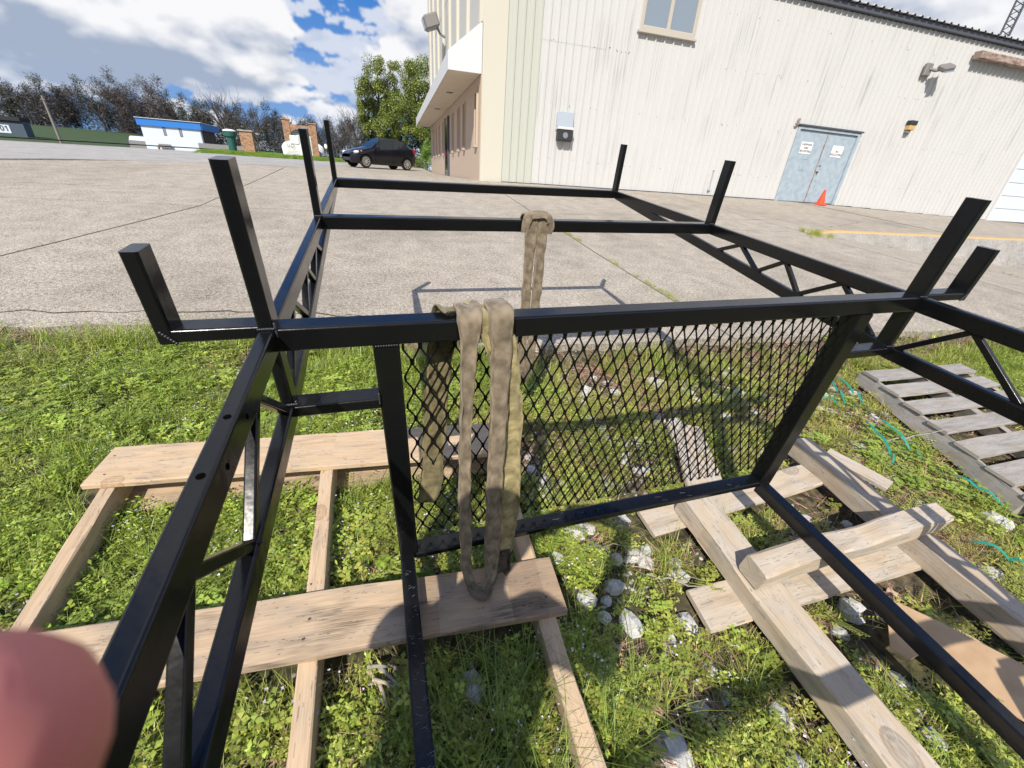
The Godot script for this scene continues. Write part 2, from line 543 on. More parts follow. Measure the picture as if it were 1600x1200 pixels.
# joins capsules [a, b, ra, rb] into one skin by surface nets
func skin_mesh(bones: Array, cell: float, k: float) -> ArrayMesh:
	var lo := Vector3.ONE * 1e9
	var hi := -lo
	for b in bones:
		var r: float = maxf(b[2], b[3]) + cell * 3.0
		for p in [b[0], b[1]]:
			lo = lo.min(p - Vector3.ONE * r)
			hi = hi.max(p + Vector3.ONE * r)
	var nx := int((hi.x - lo.x) / cell) + 2
	var ny := int((hi.y - lo.y) / cell) + 2
	var nz := int((hi.z - lo.z) / cell) + 2
	var f := PackedFloat32Array()
	f.resize(nx * ny * nz)
	f.fill(1.0)
	for b in bones:
		var A: Vector3 = b[0]
		var C: Vector3 = b[1]
		var ra: float = b[2]
		var rb: float = b[3]
		var reach := maxf(ra, rb) + k + cell * 2.0
		var l := ((A.min(C) - Vector3.ONE * reach - lo) / cell).floor()
		var h := ((A.max(C) + Vector3.ONE * reach - lo) / cell).ceil()
		var d := C - A
		var dd := maxf(d.length_squared(), 1e-9)
		for z in range(maxi(0, int(l.z)), mini(nz, int(h.z) + 1)):
			for y in range(maxi(0, int(l.y)), mini(ny, int(h.y) + 1)):
				for x in range(maxi(0, int(l.x)), mini(nx, int(h.x) + 1)):
					var p := lo + Vector3(x, y, z) * cell
					var t := clampf((p - A).dot(d) / dd, 0, 1)
					var v := p.distance_to(A + d * t) - lerpf(ra, rb, t)
					var i := x + nx * (y + ny * z)
					var o := f[i]
					var m := maxf(k - absf(o - v), 0.0) / k
					f[i] = minf(o, v) - m * m * k * 0.25
	var vid := {}
	var vs := PackedVector3Array()
	var off := [0, 1, nx, nx + 1, nx * ny, nx * ny + 1, nx * ny + nx, nx * ny + nx + 1]
	var edges := [[0, 1], [2, 3], [4, 5], [6, 7], [0, 2], [1, 3], [4, 6], [5, 7], [0, 4], [1, 5], [2, 6], [3, 7]]
	for z in nz - 1:
		for y in ny - 1:
			for x in nx - 1:
				var i := x + nx * (y + ny * z)
				var neg := 0
				for o in off:
					if f[i + o] < 0.0: neg += 1
				if neg == 0 or neg == 8: continue
				var s := Vector3.ZERO
				var cnt := 0
				for e in edges:
					var v0 := f[i + off[e[0]]]
					var v1 := f[i + off[e[1]]]
					if (v0 < 0.0) != (v1 < 0.0):
						var t := v0 / (v0 - v1)
						var c0 := Vector3(e[0] & 1, (e[0] >> 1) & 1, e[0] >> 2)
						var c1 := Vector3(e[1] & 1, (e[1] >> 1) & 1, e[1] >> 2)
						s += c0.lerp(c1, t)
						cnt += 1
				vid[i] = vs.size()
				vs.append(lo + (Vector3(x, y, z) + s / cnt) * cell)
	var idx := PackedInt32Array()
	var step := [1, nx, nx * ny]
	for i in vid:
		for ax in 3:
			var j: int = i + step[ax]
			if j >= f.size(): continue
			if (f[i] < 0.0) == (f[j] < 0.0): continue
			var s1: int = step[(ax + 1) % 3]
			var s2: int = step[(ax + 2) % 3]
			if not (vid.has(i - s1) and vid.has(i - s2) and vid.has(i - s1 - s2)): continue
			var q := [vid[i], vid[i - s1], vid[i - s1 - s2], vid[i - s2]]
			if f[i] > 0.0: q.reverse()
			idx.append_array([q[0], q[1], q[2], q[0], q[2], q[3]])
	var st := begin()
	st.set_smooth_group(0)
	for v in vs: st.add_vertex(v)
	for v in idx: st.add_index(v)
	st.generate_normals()
	return st.commit()
# ---------------------------------------------------------------- heights
func lot_a(z: float) -> float:
	return 0.40 - 0.092 * (z + 3.57)

func lot_far(x: float, z: float) -> float:
	var k := -z
	var y := EYE - 0.155
	if k > 24.0: y = EYE + lerpf(-0.155, 0.2, clampf((k - 24.0) / 16.0, 0, 1))
	if k > 40.0: y = EYE + 0.2 + (minf(k, 130.0) - 40.0) * 0.0025
	y += clampf((x + 4.0) * 0.045, -0.22, 0.0) * clampf((40.0 - k) / 20.0, 0, 1)
	if k > 20.0: y += clampf((x + 12.0) * 0.016, -0.50, 0.0) * clampf((k - 20.0) / 20.0, 0, 1)
	y += clampf((x - 13.0) * -0.022, -0.35, 0.0)
	return y

func lot_y(x: float, z: float) -> float:
	var y := minf(lot_a(z), lot_far(x, z))
	if x > 8.0 and z > -6.8:
		y -= clampf((x - 8.0) * 0.085, 0.0, 0.75) * smoothstep(-1.5, -4.0, z)
	return y + n_low.get_noise_2d(x * 1.3, z * 1.3) * 0.008

func lot_edge(x: float) -> float:
	return lerpf(-2.96, -2.46, smoothstep(-1.6, 0.9, x)) + n_low.get_noise_2d(x * 9.0, 4.0) * 0.035 + n_mid.get_noise_2d(x * 22.0, 8.0) * 0.022

func soil_y(x: float, z: float) -> float:
	var y := EYE - 1.2225 - 0.095 * (z + 0.88) - 0.085 * smoothstep(0.35, 0.95, x) - 0.03 * clampf(x - 3.0, 0.0, 1.3)
	y += n_mid.get_noise_2d(x * 2.2, z * 2.2) * 0.02 + n_mid.get_noise_2d(x * 9.0 + 80.0, z * 9.0) * 0.010
	var e := lot_edge(x)
	if z < e + 0.12:
		var t := smoothstep(e + 0.12, e - 0.02, z)
		y = lerpf(y, lot_y(x, z) - 0.045, t)
		if x > 7.2 and z < -5.6 and z > -8.2: y -= 0.9
	var back := x < -13.5 and x > -43.5 and z > -60.6      # the lot reaches further back on the left
	if (z < -37.0 or z > 6.0 or absf(x) > 40.0) and not back:
		y = lot_far(x, z) + 0.03 if z < 0.0 else y
	if z < -36.0 and not back:          # the verge, then the field that climbs to the woods
		var d := Vector2(x, z).length()
		y += 0.06 + clampf((-x - 20.0) / 25.0, 0, 1) * clampf((d - 72.0) / 40.0, 0, 1) * 2.7
		y += n_low.get_noise_2d(x * 0.2, z * 0.2) * 0.15
	if x > 1.5 and z < -11.0: y = minf(y, EYE - 0.5)
	return y

# ---------------------------------------------------------------- sky
func make_sky() -> ImageTexture:
	var w := 2560
	var h := 1280
	var img := Image.create(w, h, false, Image.FORMAT_RGBF)
	var a := noise(218, 0.55, 2)
	var b := noise(91, 1.7, 7)
	b.fractal_gain = 0.58
	var puff := FastNoiseLite.new()
	puff.seed = 17
	puff.noise_type = FastNoiseLite.TYPE_CELLULAR
	puff.cellular_return_type = FastNoiseLite.RETURN_DISTANCE
	puff.frequency = 3.6
	puff.fractal_type = FastNoiseLite.FRACTAL_FBM
	puff.fractal_octaves = 3
	var bias := 0.215
	var turn := 0.8
	var zen := Color(0.045, 0.17, 0.55)
	var mid := Color(0.055, 0.235, 0.66)
	var hor := Color(0.27, 0.46, 0.80)
	var dens := func(p: Vector2) -> float:
		return a.get_noise_2dv(p) * 0.95 + b.get_noise_2dv(p) * 0.42 - puff.get_noise_2dv(p) * 0.30 - 0.16
	for y in h / 2 + 8:
		var el := (0.5 - (y + 0.5) / h) * PI
		var se := sin(maxf(el, 0.0))
		var base := hor.lerp(mid, clampf(se / 0.28, 0, 1)) if se < 0.28 else mid.lerp(zen, clampf((se - 0.28) / 0.6, 0, 1))
		var k := cos(el) / (se + 0.34)
		var base0 := base
		var open := bias - 0.40 * smoothstep(0.32, 0.62, se)
		for x in w:
			var az := (x + 0.5) / w * TAU + turn
			var p := Vector2(sin(az), cos(az)) * k * 1.25 + Vector2(3.1, 7.7)
			var d: float = dens.call(p)
			var cov := smoothstep(-0.02, 0.045, d + open)
			if se < 0.30:      # small heaps of cloud far off, low over the horizon
				var lp := Vector3(sin(az) * 4.6, el * 13.0, cos(az) * 4.6)
				var e0 := b.get_noise_3dv(lp) * 1.1 + a.get_noise_3dv(lp * 0.8) * 0.5 - absf(el - 0.13) * 1.6 + 0.10
				var c0 := smoothstep(0.0, 0.10, e0)
				if c0 > 0.0:
					var e1 := b.get_noise_3dv(lp + Vector3(0, 0.55, 0)) * 1.1 + a.get_noise_3dv((lp + Vector3(0, 0.55, 0)) * 0.8) * 0.5
					var l0 := clampf(0.72 - (e1 - e0 - 0.1) * 0.9, 0.1, 1.0)
					base = base0.lerp(Color(0.38, 0.47, 0.64).lerp(Color(0.84, 0.86, 0.92), l0).lerp(hor, 0.18), c0 * 0.92)
				else: base = base0
			if cov <= 0.0:
				img.set_pixel(x, y, base)
				continue
			var d2: float = dens.call(p - Vector2(sin(az), cos(az)) * 0.16)
			var lit := clampf(0.74 - (d2 - d) * 2.5 + b.get_noise_2dv(p * 2.7) * 0.42 - maxf(0.0, d + open - 0.10) * 0.75, 0.05, 1.0)
			var c := Color(0.36, 0.44, 0.59).lerp(Color(0.98, 0.98, 1.0), lit)
			c = c.lerp(hor * 1.05, clampf(0.30 - se * 2.4, 0, 0.3))
			img.set_pixel(x, y, base.lerp(c, cov))
	img.fill_rect(Rect2i(0, h / 2 + 8, w, h / 2 - 8), Color(0.30, 0.28, 0.22))
	return ImageTexture.create_from_image(img)

func make_view() -> void:
	var cam := Camera3D.new()
	cam.name = "camera"
	add_child(cam)
	cam.transform = Transform3D(Basis(Vector3(0.9656, 0.0634, 0.2523), Vector3(0.0613, 0.8869, -0.4578), Vector3(-0.2528, 0.4575, 0.8525)).orthonormalized(), Vector3(0, EYE, 0))
	var at := CameraAttributesPhysical.new()
	at.frustum_focal_length = 12.0 * 629.0 / 600.0
	at.frustum_near = 0.006
	at.frustum_far = 2500.0
	at.frustum_focus_distance = 2.6
	at.exposure_aperture = 11.0
	cam.attributes = at
	cam.current = true
	var sky := Sky.new()
	var pan := PanoramaSkyMaterial.new()
	pan.panorama = make_sky()
	sky.sky_material = pan
	var env := Environment.new()
	env.background_mode = Environment.BG_SKY
	env.sky = sky
	env.tonemap_mode = Environment.TONE_MAPPER_LINEAR
	env.tonemap_exposure = 1.13
	env.background_energy_multiplier = 0.86
	env.sdfgi_enabled = true
	env.ssao_enabled = true
	env.ssil_enabled = true
	var we := WorldEnvironment.new()
	we.name = "world_environment"
	we.environment = env
	add_child(we)
	var sun := DirectionalLight3D.new()
	sun.name = "sun"
	sun.light_energy = 1.6
	sun.light_color = Color(1.0, 0.972, 0.925)
	sun.light_angular_distance = 0.5
	sun.shadow_enabled = true
	add_child(sun)
	sun.basis = Basis.looking_at(-Vector3(-0.45, 0.86, 0.81).normalized(), Vector3.UP)

# ---------------------------------------------------------------- ground, lot
func spans(parts: Array) -> Array:
	var out := []
	for i in parts.size() - 1:
		var n: int = maxi(1, int(round(absf(parts[i + 1][0] - parts[i][0]) / parts[i][1])))
		for k in n: out.append(lerpf(parts[i][0], parts[i + 1][0], float(k) / n))
	out.append(parts[-1][0])
	return out

func make_ground() -> void:
	var xs := spans([[-900.0, 150.0], [-150.0, 15.0], [-45.0, 3.0], [-9.0, 0.4], [-3.2, 0.05], [6.4, 0.4], [12.0, 3.0], [60.0, 40.0], [900.0, 1.0]])
	var zs := spans([[-1200.0, 150.0], [-150.0, 12.0], [-34.0, 3.0], [-4.0, 0.3], [-3.2, 0.05], [0.6, 0.2], [3.0, 3.0], [60.0, 60.0], [600.0, 1.0]])
	var st := begin()
	var nx := xs.size()
	for z in zs:
		for x in xs:
			var c := Color.WHITE
			if (z < -36.0 and not (x < -14.0 and x > -43.0 and z > -60.0)) or z > 3.5 or absf(x) > 40.0: c = Color(0.42, 1.45, 0.52)
			elif z > -3.2:
				var g := clampf(0.5 + n_mid.get_noise_2d(x * 1.5, z * 1.5) * 0.9 - (0.3 if x > 1.8 else 0.0), 0, 1)
				c = Color(1, 1, 1).lerp(Color(0.55, 0.85, 0.34), g)
				c = c.lerp(Color(2.1, 1.9, 1.55), (0.8 if x < 0.0 else 0.6) * smoothstep(lot_edge(x) + 0.34, lot_edge(x) + 0.04, z))
			if z < -2.9 and z > -37.0 and absf(x) < 40.0: c = Color(2.0, 1.75, 1.25)
			st.set_color(c)
			st.set_uv(Vector2(x, z) / 1.6)
			st.add_vertex(Vector3(x, soil_y(x, z), z))
	for j in zs.size() - 1:
		for i in nx - 1:
			var k := j * nx + i
			for v in [k, k + 1, k + nx, k + 1, k + nx + 1, k + nx]: st.add_index(v)
	st.generate_normals()
	structure("ground", st, M.soil)

func slab(parent: Node, m: Material, c00: Vector2, c10: Vector2, c11: Vector2, c01: Vector2, tone: Color, front := false) -> void:
	var st := begin()
	var big := maxf((c10 - c00).length(), (c01 - c00).length())
	var nu := 30 if front else 20
	var nv := 20
	if big > 12.0: nv = 8
	var P := func(u: float, v: float) -> Vector3:
		var q := c00.lerp(c10, u).lerp(c01.lerp(c11, u), v)
		if front: q.y = lerpf(lot_edge(q.x), c01.lerp(c11, u).y, v)
		return Vector3(q.x, lot_y(q.x, q.y), q.y)
	var at := func(u: float, v: float) -> void:
		var p: Vector3 = P.call(u, v)
		var t := 1.0 + n_low.get_noise_2d(p.x * 0.9, p.z * 0.9) * 0.20 + n_mid.get_noise_2d(p.x * 2.3, p.z * 0.8) * 0.16
		st.set_color(Color(tone.r * t, tone.g * t, tone.b * t))
		st.set_uv(Vector2(p.x, p.z) / 2.3)
		var e := 0.02
		var du := Vector3(e, lot_y(p.x + e, p.z) - p.y, 0)
		var dv := Vector3(0, lot_y(p.x, p.z + e) - p.y, e)
		st.set_normal(dv.cross(du).normalized())
		st.add_vertex(p)
	for j in nv:
		for i in nu:
			for q in [[i, j], [i, j + 1], [i + 1, j + 1], [i, j], [i + 1, j + 1], [i + 1, j]]:
				at.call(float(q[0]) / nu, float(q[1]) / nv)
	# the edges go down into the joints
	st.set_color(tone * 0.8)
	var rim := []
	for i in nu: rim.append([Vector2(float(i) / nu, 0), Vector2(float(i + 1) / nu, 0)])
	for i in nu: rim.append([Vector2(float(i) / nu, 1), Vector2(float(i + 1) / nu, 1)])
	for j in nv: rim.append([Vector2(0, float(j) / nv), Vector2(0, float(j + 1) / nv)])
	for j in nv: rim.append([Vector2(1, float(j) / nv), Vector2(1, float(j + 1) / nv)])
	var mid: Vector3 = P.call(0.5, 0.5)
	for r in rim:
		var a: Vector3 = P.call(r[0].x, r[0].y)
		var b: Vector3 = P.call(r[1].x, r[1].y)
		var n := (b - a).cross(Vector3.UP).normalized()
		if n.dot(a - mid) < 0: n = -n
		var dn := Vector3(0, -0.16 if front and r[0].y == 0.0 and r[1].y == 0.0 else -0.04, 0) + n * 0.006
		quad(st, a, b, b + dn, a + dn, n, Rect2(a.x, 0, 0.1, 0.04))
	part("concrete_slab", st, m, parent)

func make_lot() -> void:
	var lot := Node3D.new()
	lot.name = "parking_lot"
	add_child(lot)
	lot.set_meta("kind", "structure")
	rng.seed = 404
	var cols := [-43.0, -37.0, -31.0, -25.0, -19.0, -13.6, -8.3, -2.9, 2.48, 7.95, 13.2, 18.6, 24.0, 30.0]
	var break_z := func(x: float) -> float:
		return -13.6 + 0.8 * (-2.9 - clampf(x, -8.9, -2.9))
	var g := 0.011
	for i in cols.size() - 1:
		var x0: float = cols[i]
		var x1: float = cols[i + 1]
		var s := func(x: float, z: float) -> Vector2:      # joints run a little skew
			return Vector2(x + clampf(-4.5 - z, -2.0, 3.0) * (0.14 if x < 0.0 else -0.03) + (-0.35 if x < 0.0 and z > -5.0 else 0.0), z)
		var rows := []
		if x0 >= 2.4: rows = [[-2.6, -6.8], [-6.8, -12.02]]
		elif x0 >= -3.0: rows = [[-2.6, -6.86], [-6.86, -13.6], [-13.6, -20.0], [-20.0, -28.0], [-28.0, -36.6]]
		else: rows = [[-2.6, -6.9], [-6.9, 1.0], [2.0, -21.0], [-21.0, -28.0], [-28.0, -36.6]] + ([[-36.6, -48.0], [-48.0, -60.5]] if x0 < -13.5 else [])
		for k in rows.size():
			var za: float = rows[k][0]
			var zb: float = rows[k][1]
			var q := [Vector2(x0, za), Vector2(x1, za), Vector2(x1, zb), Vector2(x0, zb)]
			if za == 2.0:
				q[0].y = break_z.call(x0)
				q[1].y = break_z.call(x1)
			if zb == 1.0:
				q[2].y = break_z.call(x1)
				q[3].y = break_z.call(x0)
			if x0 >= -3.0 and x0 < 2.0 and k >= 2:      # beside the office wall
				q[1].x = 2.2
				q[2].x = 2.2
			var r := []
			for p in q: r.append(s.call(p.x, p.y) if k < 2 else p)
			if x0 >= 13.0 and k == 1: for n in 4: r[n] = q[n]
			var pale: bool = x0 < -3.0 and k >= 2
			var tone := rng.randf_range(0.93, 1.06)
			slab(lot, M.pale_concrete if pale else M.concrete, r[0] + Vector2(g, -g), r[1] + Vector2(-g, -g), r[2] + Vector2(-g, g), r[3] + Vector2(g, g), Color(tone, tone * 0.995, tone * 0.985), k == 0)
	# cracks wander over the slabs as thin open lines
	for path in [[Vector2(-4.6, -3.22), Vector2(-2.6, -3.20), Vector2(-0.8, -3.12), Vector2(0.6, -2.86)], [Vector2(-0.6, -6.2), Vector2(0.4, -5.9), Vector2(1.2, -6.1), Vector2(2.3, -5.8)], [Vector2(3.0, -7.6), Vector2(4.6, -7.9), Vector2(6.4, -7.7), Vector2(9.0, -8.3)], [Vector2(9.5, -7.6), Vector2(11.5, -8.4), Vector2(14.0, -8.6)],
			[Vector2(4.0, -9.8), Vector2(7.0, -9.6), Vector2(10.5, -10.2)], [Vector2(-2.6, -9.4), Vector2(-0.2, -9.7), Vector2(2.0, -9.5)], [Vector2(10.0, -9.2), Vector2(12.4, -9.6), Vector2(16.0, -9.2)], [Vector2(-7.5, -8.2), Vector2(-5.6, -7.9), Vector2(-3.0, -8.3)]]:
		var st := begin()
		var last := Vector3.ZERO
		for i in path.size() - 1:
			for k in 12:
				var p: Vector2 = path[i].lerp(path[i + 1], k / 12.0) + Vector2(n_mid.get_noise_2d(k * 9.0 + i * 50.0, path[i].x), n_mid.get_noise_2d(k * 9.0, path[i].y * 3.0)) * 0.12
				var v := Vector3(p.x, lot_y(p.x, p.y) + 0.004, p.y)
				if last != Vector3.ZERO:
					var side := (v - last).cross(Vector3.UP).normalized() * rng.randf_range(0.003, 0.009)
					quad(st, last - side, last + side, v + side, v - side, Vector3.UP)
				last = v
		part("crack", st, M.hole_brown, lot)

func make_kerb() -> void:
	var t := thing("loading_kerb", "low concrete retaining kerb with a yellow painted top, right of the lot", "kerb")
	t.set_meta("kind", "thing")
	var st := begin()
	var top := begin()
	var secs := []
	for i in 34:
		var x := 8.1 + 12.0 * i / 33.0
		var grow := smoothstep(8.0, 8.7, x)
		var y1 := lot_a(-6.85) + 0.07 * grow + n_mid.get_noise_2d(x * 3.0, 2.0) * 0.008
		var z0 := -6.72 + 0.06 * grow + n_mid.get_noise_2d(x * 4.0, 9.0) * 0.012
		secs.append([x, y1, z0, lot_y(x, -6.6) - 0.06])
	for i in 33:
		var a = secs[i]
		var b = secs[i + 1]
		var kt := 1.15 + 0.5 * n_mid.get_noise_2d(float(a[0]) * 2.3, 31.0)
		st.set_color(Color(kt, kt, kt * 1.02))
		quad(st, Vector3(a[0], a[3], a[2] + 0.05), Vector3(b[0], b[3], b[2] + 0.05), Vector3(b[0], b[1] - 0.03, b[2]), Vector3(a[0], a[1] - 0.03, a[2]), Vector3(0, 0.1, 1).normalized(), Rect2(a[0] / 1.5, 0, (b[0] - a[0]) / 1.5, 0.3))
		quad(top, Vector3(a[0], a[1] - 0.03, a[2]), Vector3(b[0], b[1] - 0.03, b[2]), Vector3(b[0], b[1], b[2] - 0.04), Vector3(a[0], a[1], a[2] - 0.04), Vector3(0, 0.8, 0.6))
		quad(top, Vector3(a[0], a[1], a[2] - 0.04), Vector3(b[0], b[1], b[2] - 0.04), Vector3(b[0], b[1], -6.9), Vector3(a[0], a[1], -6.9), Vector3.UP)
		quad(st, Vector3(a[0], a[1], -6.9), Vector3(b[0], b[1], -6.9), Vector3(b[0], b[1] - 0.3, -6.9), Vector3(a[0], a[1] - 0.3, -6.9), Vector3.FORWARD)
	var e = secs[0]
	quad(top, Vector3(e[0], e[3], e[2] + 0.05), Vector3(e[0], e[1], e[2] - 0.04), Vector3(e[0], e[1], -6.9), Vector3(e[0], e[3], -6.9), Vector3.LEFT)
	part("kerb_face", st, M.kerb_concrete, t)
	part("painted_top", top, M.yellow_paint, t)

# ---------------------------------------------------------------- the building
# one sheet of ribbed siding on the plane z = z0, from x0 to x1 and y0 to y1
func sheet(x0: float, x1: float, y0: float, y1: float, z0: float, pitch: float, m: Material, parent: Node, depth := 0.036) -> void:
	var st := begin()
	var n := maxi(1, int(round((x1 - x0) / pitch)))
	var p := (x1 - x0) / n
	var prof := []
	for i in n:
		var x := x0 + p * i
		prof.append(Vector2(x, 0))
		prof.append(Vector2(x + p * 0.30, 0))
		prof.append(Vector2(x + p * 0.34, 0.004))
		prof.append(Vector2(x + p * 0.38, 0))
		prof.append(Vector2(x + p * 0.62, 0))
		prof.append(Vector2(x + p * 0.66, 0.004))
		prof.append(Vector2(x + p * 0.70, 0))
		prof.append(Vector2(x + p * 0.80, 0))
		prof.append(Vector2(x + p * 0.86, depth))
		prof.append(Vector2(x + p * 0.94, depth))
	prof.append(Vector2(x1, 0))
	for i in prof.size() - 1:
		var a: Vector2 = prof[i]
		var b: Vector2 = prof[i + 1]
		var nn := Vector3(a.y - b.y, 0, b.x - a.x).normalized()
		quad(st, Vector3(a.x, y0, z0 + a.y), Vector3(b.x, y0, z0 + b.y), Vector3(b.x, y1, z0 + b.y), Vector3(a.x, y1, z0 + a.y), nn, Rect2(a.x / 12.0, 1.0 - y0 / 6.4, (b.x - a.x) / 12.0, -(y1 - y0) / 6.4))
	part("siding_sheet", st, m, parent)

func letters(text: String, height: float, m: Material, parent: Node, t: Transform3D, bold := true) -> void:
	var tm := TextMesh.new()
	var f := SystemFont.new()
	f.font_names = PackedStringArray(["Droid Sans"])
	f.font_weight = 700 if bold else 400
	tm.font = f
	tm.text = text
	tm.font_size = 64
	tm.pixel_size = height / 46.0
	tm.depth = 0.002
	tm.curve_step = 2.0
	part_mesh("lettering", tm, m, parent, t)

func make_hall() -> void:
	var b := thing("metal_building", "white ribbed metal warehouse with a beige office front and canopy", "building")
	var base := EYE - 0.155
	var zw := -12.06
	var eave := EYE + 4.72
	# walls behind the sheets give the building its body
	var st := begin()
	box(st, Transform3D(Basis(), Vector3(15.2, EYE + 1.9, -19.2)), Vector3(24.9, 5.6, 14.0), 0.01)
	part("wall", st, M.office_panel, b)
	for rg in [[2.86, 3.70, 0.21, "green"], [3.70, 6.28, 0.2286, "w"], [6.28, 7.88, 0.2286, "win"], [7.88, 12.2, 0.2286, "w"], [12.2, 14.78, 0.2286, "door"], [14.78, 22.9, 0.2286, "w"], [22.9, 27.4, 0.2286, "dock"]]:
		var n := maxi(1, int(round((rg[1] - rg[0]) / 0.9144)))
		for i in n:
			var xa: float = lerpf(rg[0], rg[1], float(i) / n)
			var xb: float = lerpf(rg[0], rg[1], float(i + 1) / n)
			var y0 := EYE + clampf((xa - 13.0) * -0.022, -0.35, 0.0) - 0.14
			var mm: Material = M.green_siding if rg[3] == "green" else M.white_siding
			if rg[3] == "door": y0 = EYE + 1.93
			if rg[3] == "dock": y0 = EYE + 2.02
			if rg[3] == "win":
				sheet(xa, xb, y0, EYE + 3.52, zw, rg[2], mm, b)
				sheet(xa, xb, EYE + 4.52, eave, zw, rg[2], mm, b)
			elif rg[3] == "w" and xb < 5.6:
				sheet(xa, xb, y0, EYE + 3.06, zw, rg[2], mm, b)
				sheet(xa, xb, EYE + 3.02, eave, zw + 0.004, rg[2], mm, b)
			else:
				sheet(xa, xb, y0, eave + (2.6 if rg[3] == "green" else 0.0), zw, rg[2], mm, b)
	# base flashing
	st = begin()
	tube(st, Vector3(3.7, base - 0.0, zw + 0.03), Vector3(12.15, base - 0.0, zw + 0.03), 0.05, 0.05, Vector3.UP, 0.004)
	part("base_flashing", st, M.dark_trim, b)
	st = begin()
	tube(st, Vector3(14.8, base - 0.05, zw + 0.03), Vector3(22.9, base - 0.22, zw + 0.03), 0.05, 0.05, Vector3.UP, 0.004)
	part("base_flashing", st, M.dark_trim, b)
	# screws and old holes in the sheets
	rng.seed = 77
	st = begin()
	for i in 150:
		var x := rng.randf_range(3.8, 21.0)
		var y: float = EYE + [0.5, 1.75, 3.05, 4.2][i % 4] + rng.randf_range(-0.03, 0.03)
		ball(st, Vector3(x, y, zw + 0.004), Vector3.ONE * rng.randf_range(0.008, 0.013), 4, 6)
	part("screw_heads", st, M.lamp_grey, b).set_meta("kind", "stuff")
	# roof: a ribbed sheet that overhangs the eave, and its dark edge trim
	st = begin()
	var x := 3.3
	while x < 27.5:
		var rs := [Vector2(x, 0), Vector2(x + 0.20, 0), Vector2(x + 0.225, 0.04), Vector2(x + 0.28, 0.04), Vector2(x + 0.305, 0)]
		for i in 4:
			var p: Vector2 = rs[i]
			var q: Vector2 = rs[i + 1]
			for lay in [0.0, -0.012]:
				quad(st, Vector3(p.x, eave + 0.16 + p.y + lay, zw + 0.20), Vector3(q.x, eave + 0.16 + q.y + lay, zw + 0.20), Vector3(q.x, eave + 1.3 + q.y + lay, zw - 14.0), Vector3(p.x, eave + 1.3 + p.y + lay, zw - 14.0), Vector3(p.y - q.y, q.x - p.x, 0.08).normalized(), Rect2(p.x, 0, 0.1, 6))
			quad(st, Vector3(p.x, eave + 0.148 + p.y, zw + 0.20), Vector3(q.x, eave + 0.148 + q.y, zw + 0.20), Vector3(q.x, eave + 0.16 + q.y, zw + 0.20), Vector3(p.x, eave + 0.16 + p.y, zw + 0.20), Vector3.BACK)
		x += 0.305
	part("roof", st, M.roof_metal, b)
	st = begin()
	tube(st, Vector3(3.7, eave + 0.075, zw + 0.075), Vector3(27.4, eave + 0.075, zw + 0.075), 0.10, 0.13, Vector3.UP, 0.01)
	part("eave_trim", st, M.dark_trim, b)
	# the upper window
	var win := Node3D.new()
	win.name = "window"
	b.add_child(win, true)
	win.position = Vector3(7.08, EYE + 4.02, zw)
	st = begin()
	for s in [[Vector3(-0.77, 0, 0.0), Vector3(0.10, 1.0, 0.09)], [Vector3(0.77, 0, 0.0), Vector3(0.10, 1.0, 0.09)], [Vector3(0, 0.46, 0.001), Vector3(1.44, 0.09, 0.085)], [Vector3(0, -0.45, 0.001), Vector3(1.44, 0.10, 0.085)], [Vector3(0, 0, 0.002), Vector3(0.10, 0.84, 0.08)]]:
		box(st, Transform3D(Basis(), s[0] + Vector3(0, 0, 0.01)), s[1], 0.012)
	part("frame", st, M.beige_frame, win)
	st = begin()
	box(st, Transform3D(Basis(), Vector3(0, -0.535, 0.045)), Vector3(1.72, 0.06, 0.13), 0.008)
	part("sill", st, M.beige_frame, win)
	for s in [-1.0, 1.0]:
		st = begin()
		box(st, Transform3D(Basis(), Vector3(s * 0.385, 0.0, 0.012)), Vector3(0.67, 0.82, 0.012), 0.001)
		part("pane", st, M.window_glass, win)
	# double door with two notices
	var d := Node3D.new()
	d.name = "double_door"
	b.add_child(d, true)
	d.position = Vector3(13.49, EYE - 0.16, zw - 0.02)
	d.set_meta("label", "pale blue steel double door with two white notices and a rusty centre edge")
	for s in [-1.0, 1.0]:
		st = begin()
		box(st, Transform3D(Basis(), Vector3(s * 0.60, 1.02, 0.0)), Vector3(1.17, 2.02, 0.05), 0.006)
		part("door_leaf", st, M.door_paint, d)
	st = begin()
	box(st, Transform3D(Basis(), Vector3(-1.24, 1.04, 0.02)), Vector3(0.10, 2.12, 0.12), 0.006)
	box(st, Transform3D(Basis(), Vector3(1.24, 1.04, 0.02)), Vector3(0.10, 2.12, 0.12), 0.006)
	box(st, Transform3D(Basis(), Vector3(0, 2.075, 0.021)), Vector3(2.38, 0.08, 0.118), 0.006)
	part("door_frame", st, M.door_paint, d)
	st = begin()
	box(st, Transform3D(Basis(), Vector3(0, 2.14, 0.04)), Vector3(2.66, 0.045, 0.16), 0.004)
	part("door_flashing", st, M.dark_trim, d)
	st = begin()
	box(st, Transform3D(Basis(), Vector3(0, -0.02, 0.04)), Vector3(2.5, 0.03, 0.14), 0.004)
	part("threshold", st, M.dark_trim, d)
	st = begin()
	box(st, Transform3D(Basis(), Vector3(0.0, 1.02, 0.028)), Vector3(0.035, 2.0, 0.016), 0.003)
	part("astragal", st, M.rusty_steel, d)
	st = begin()
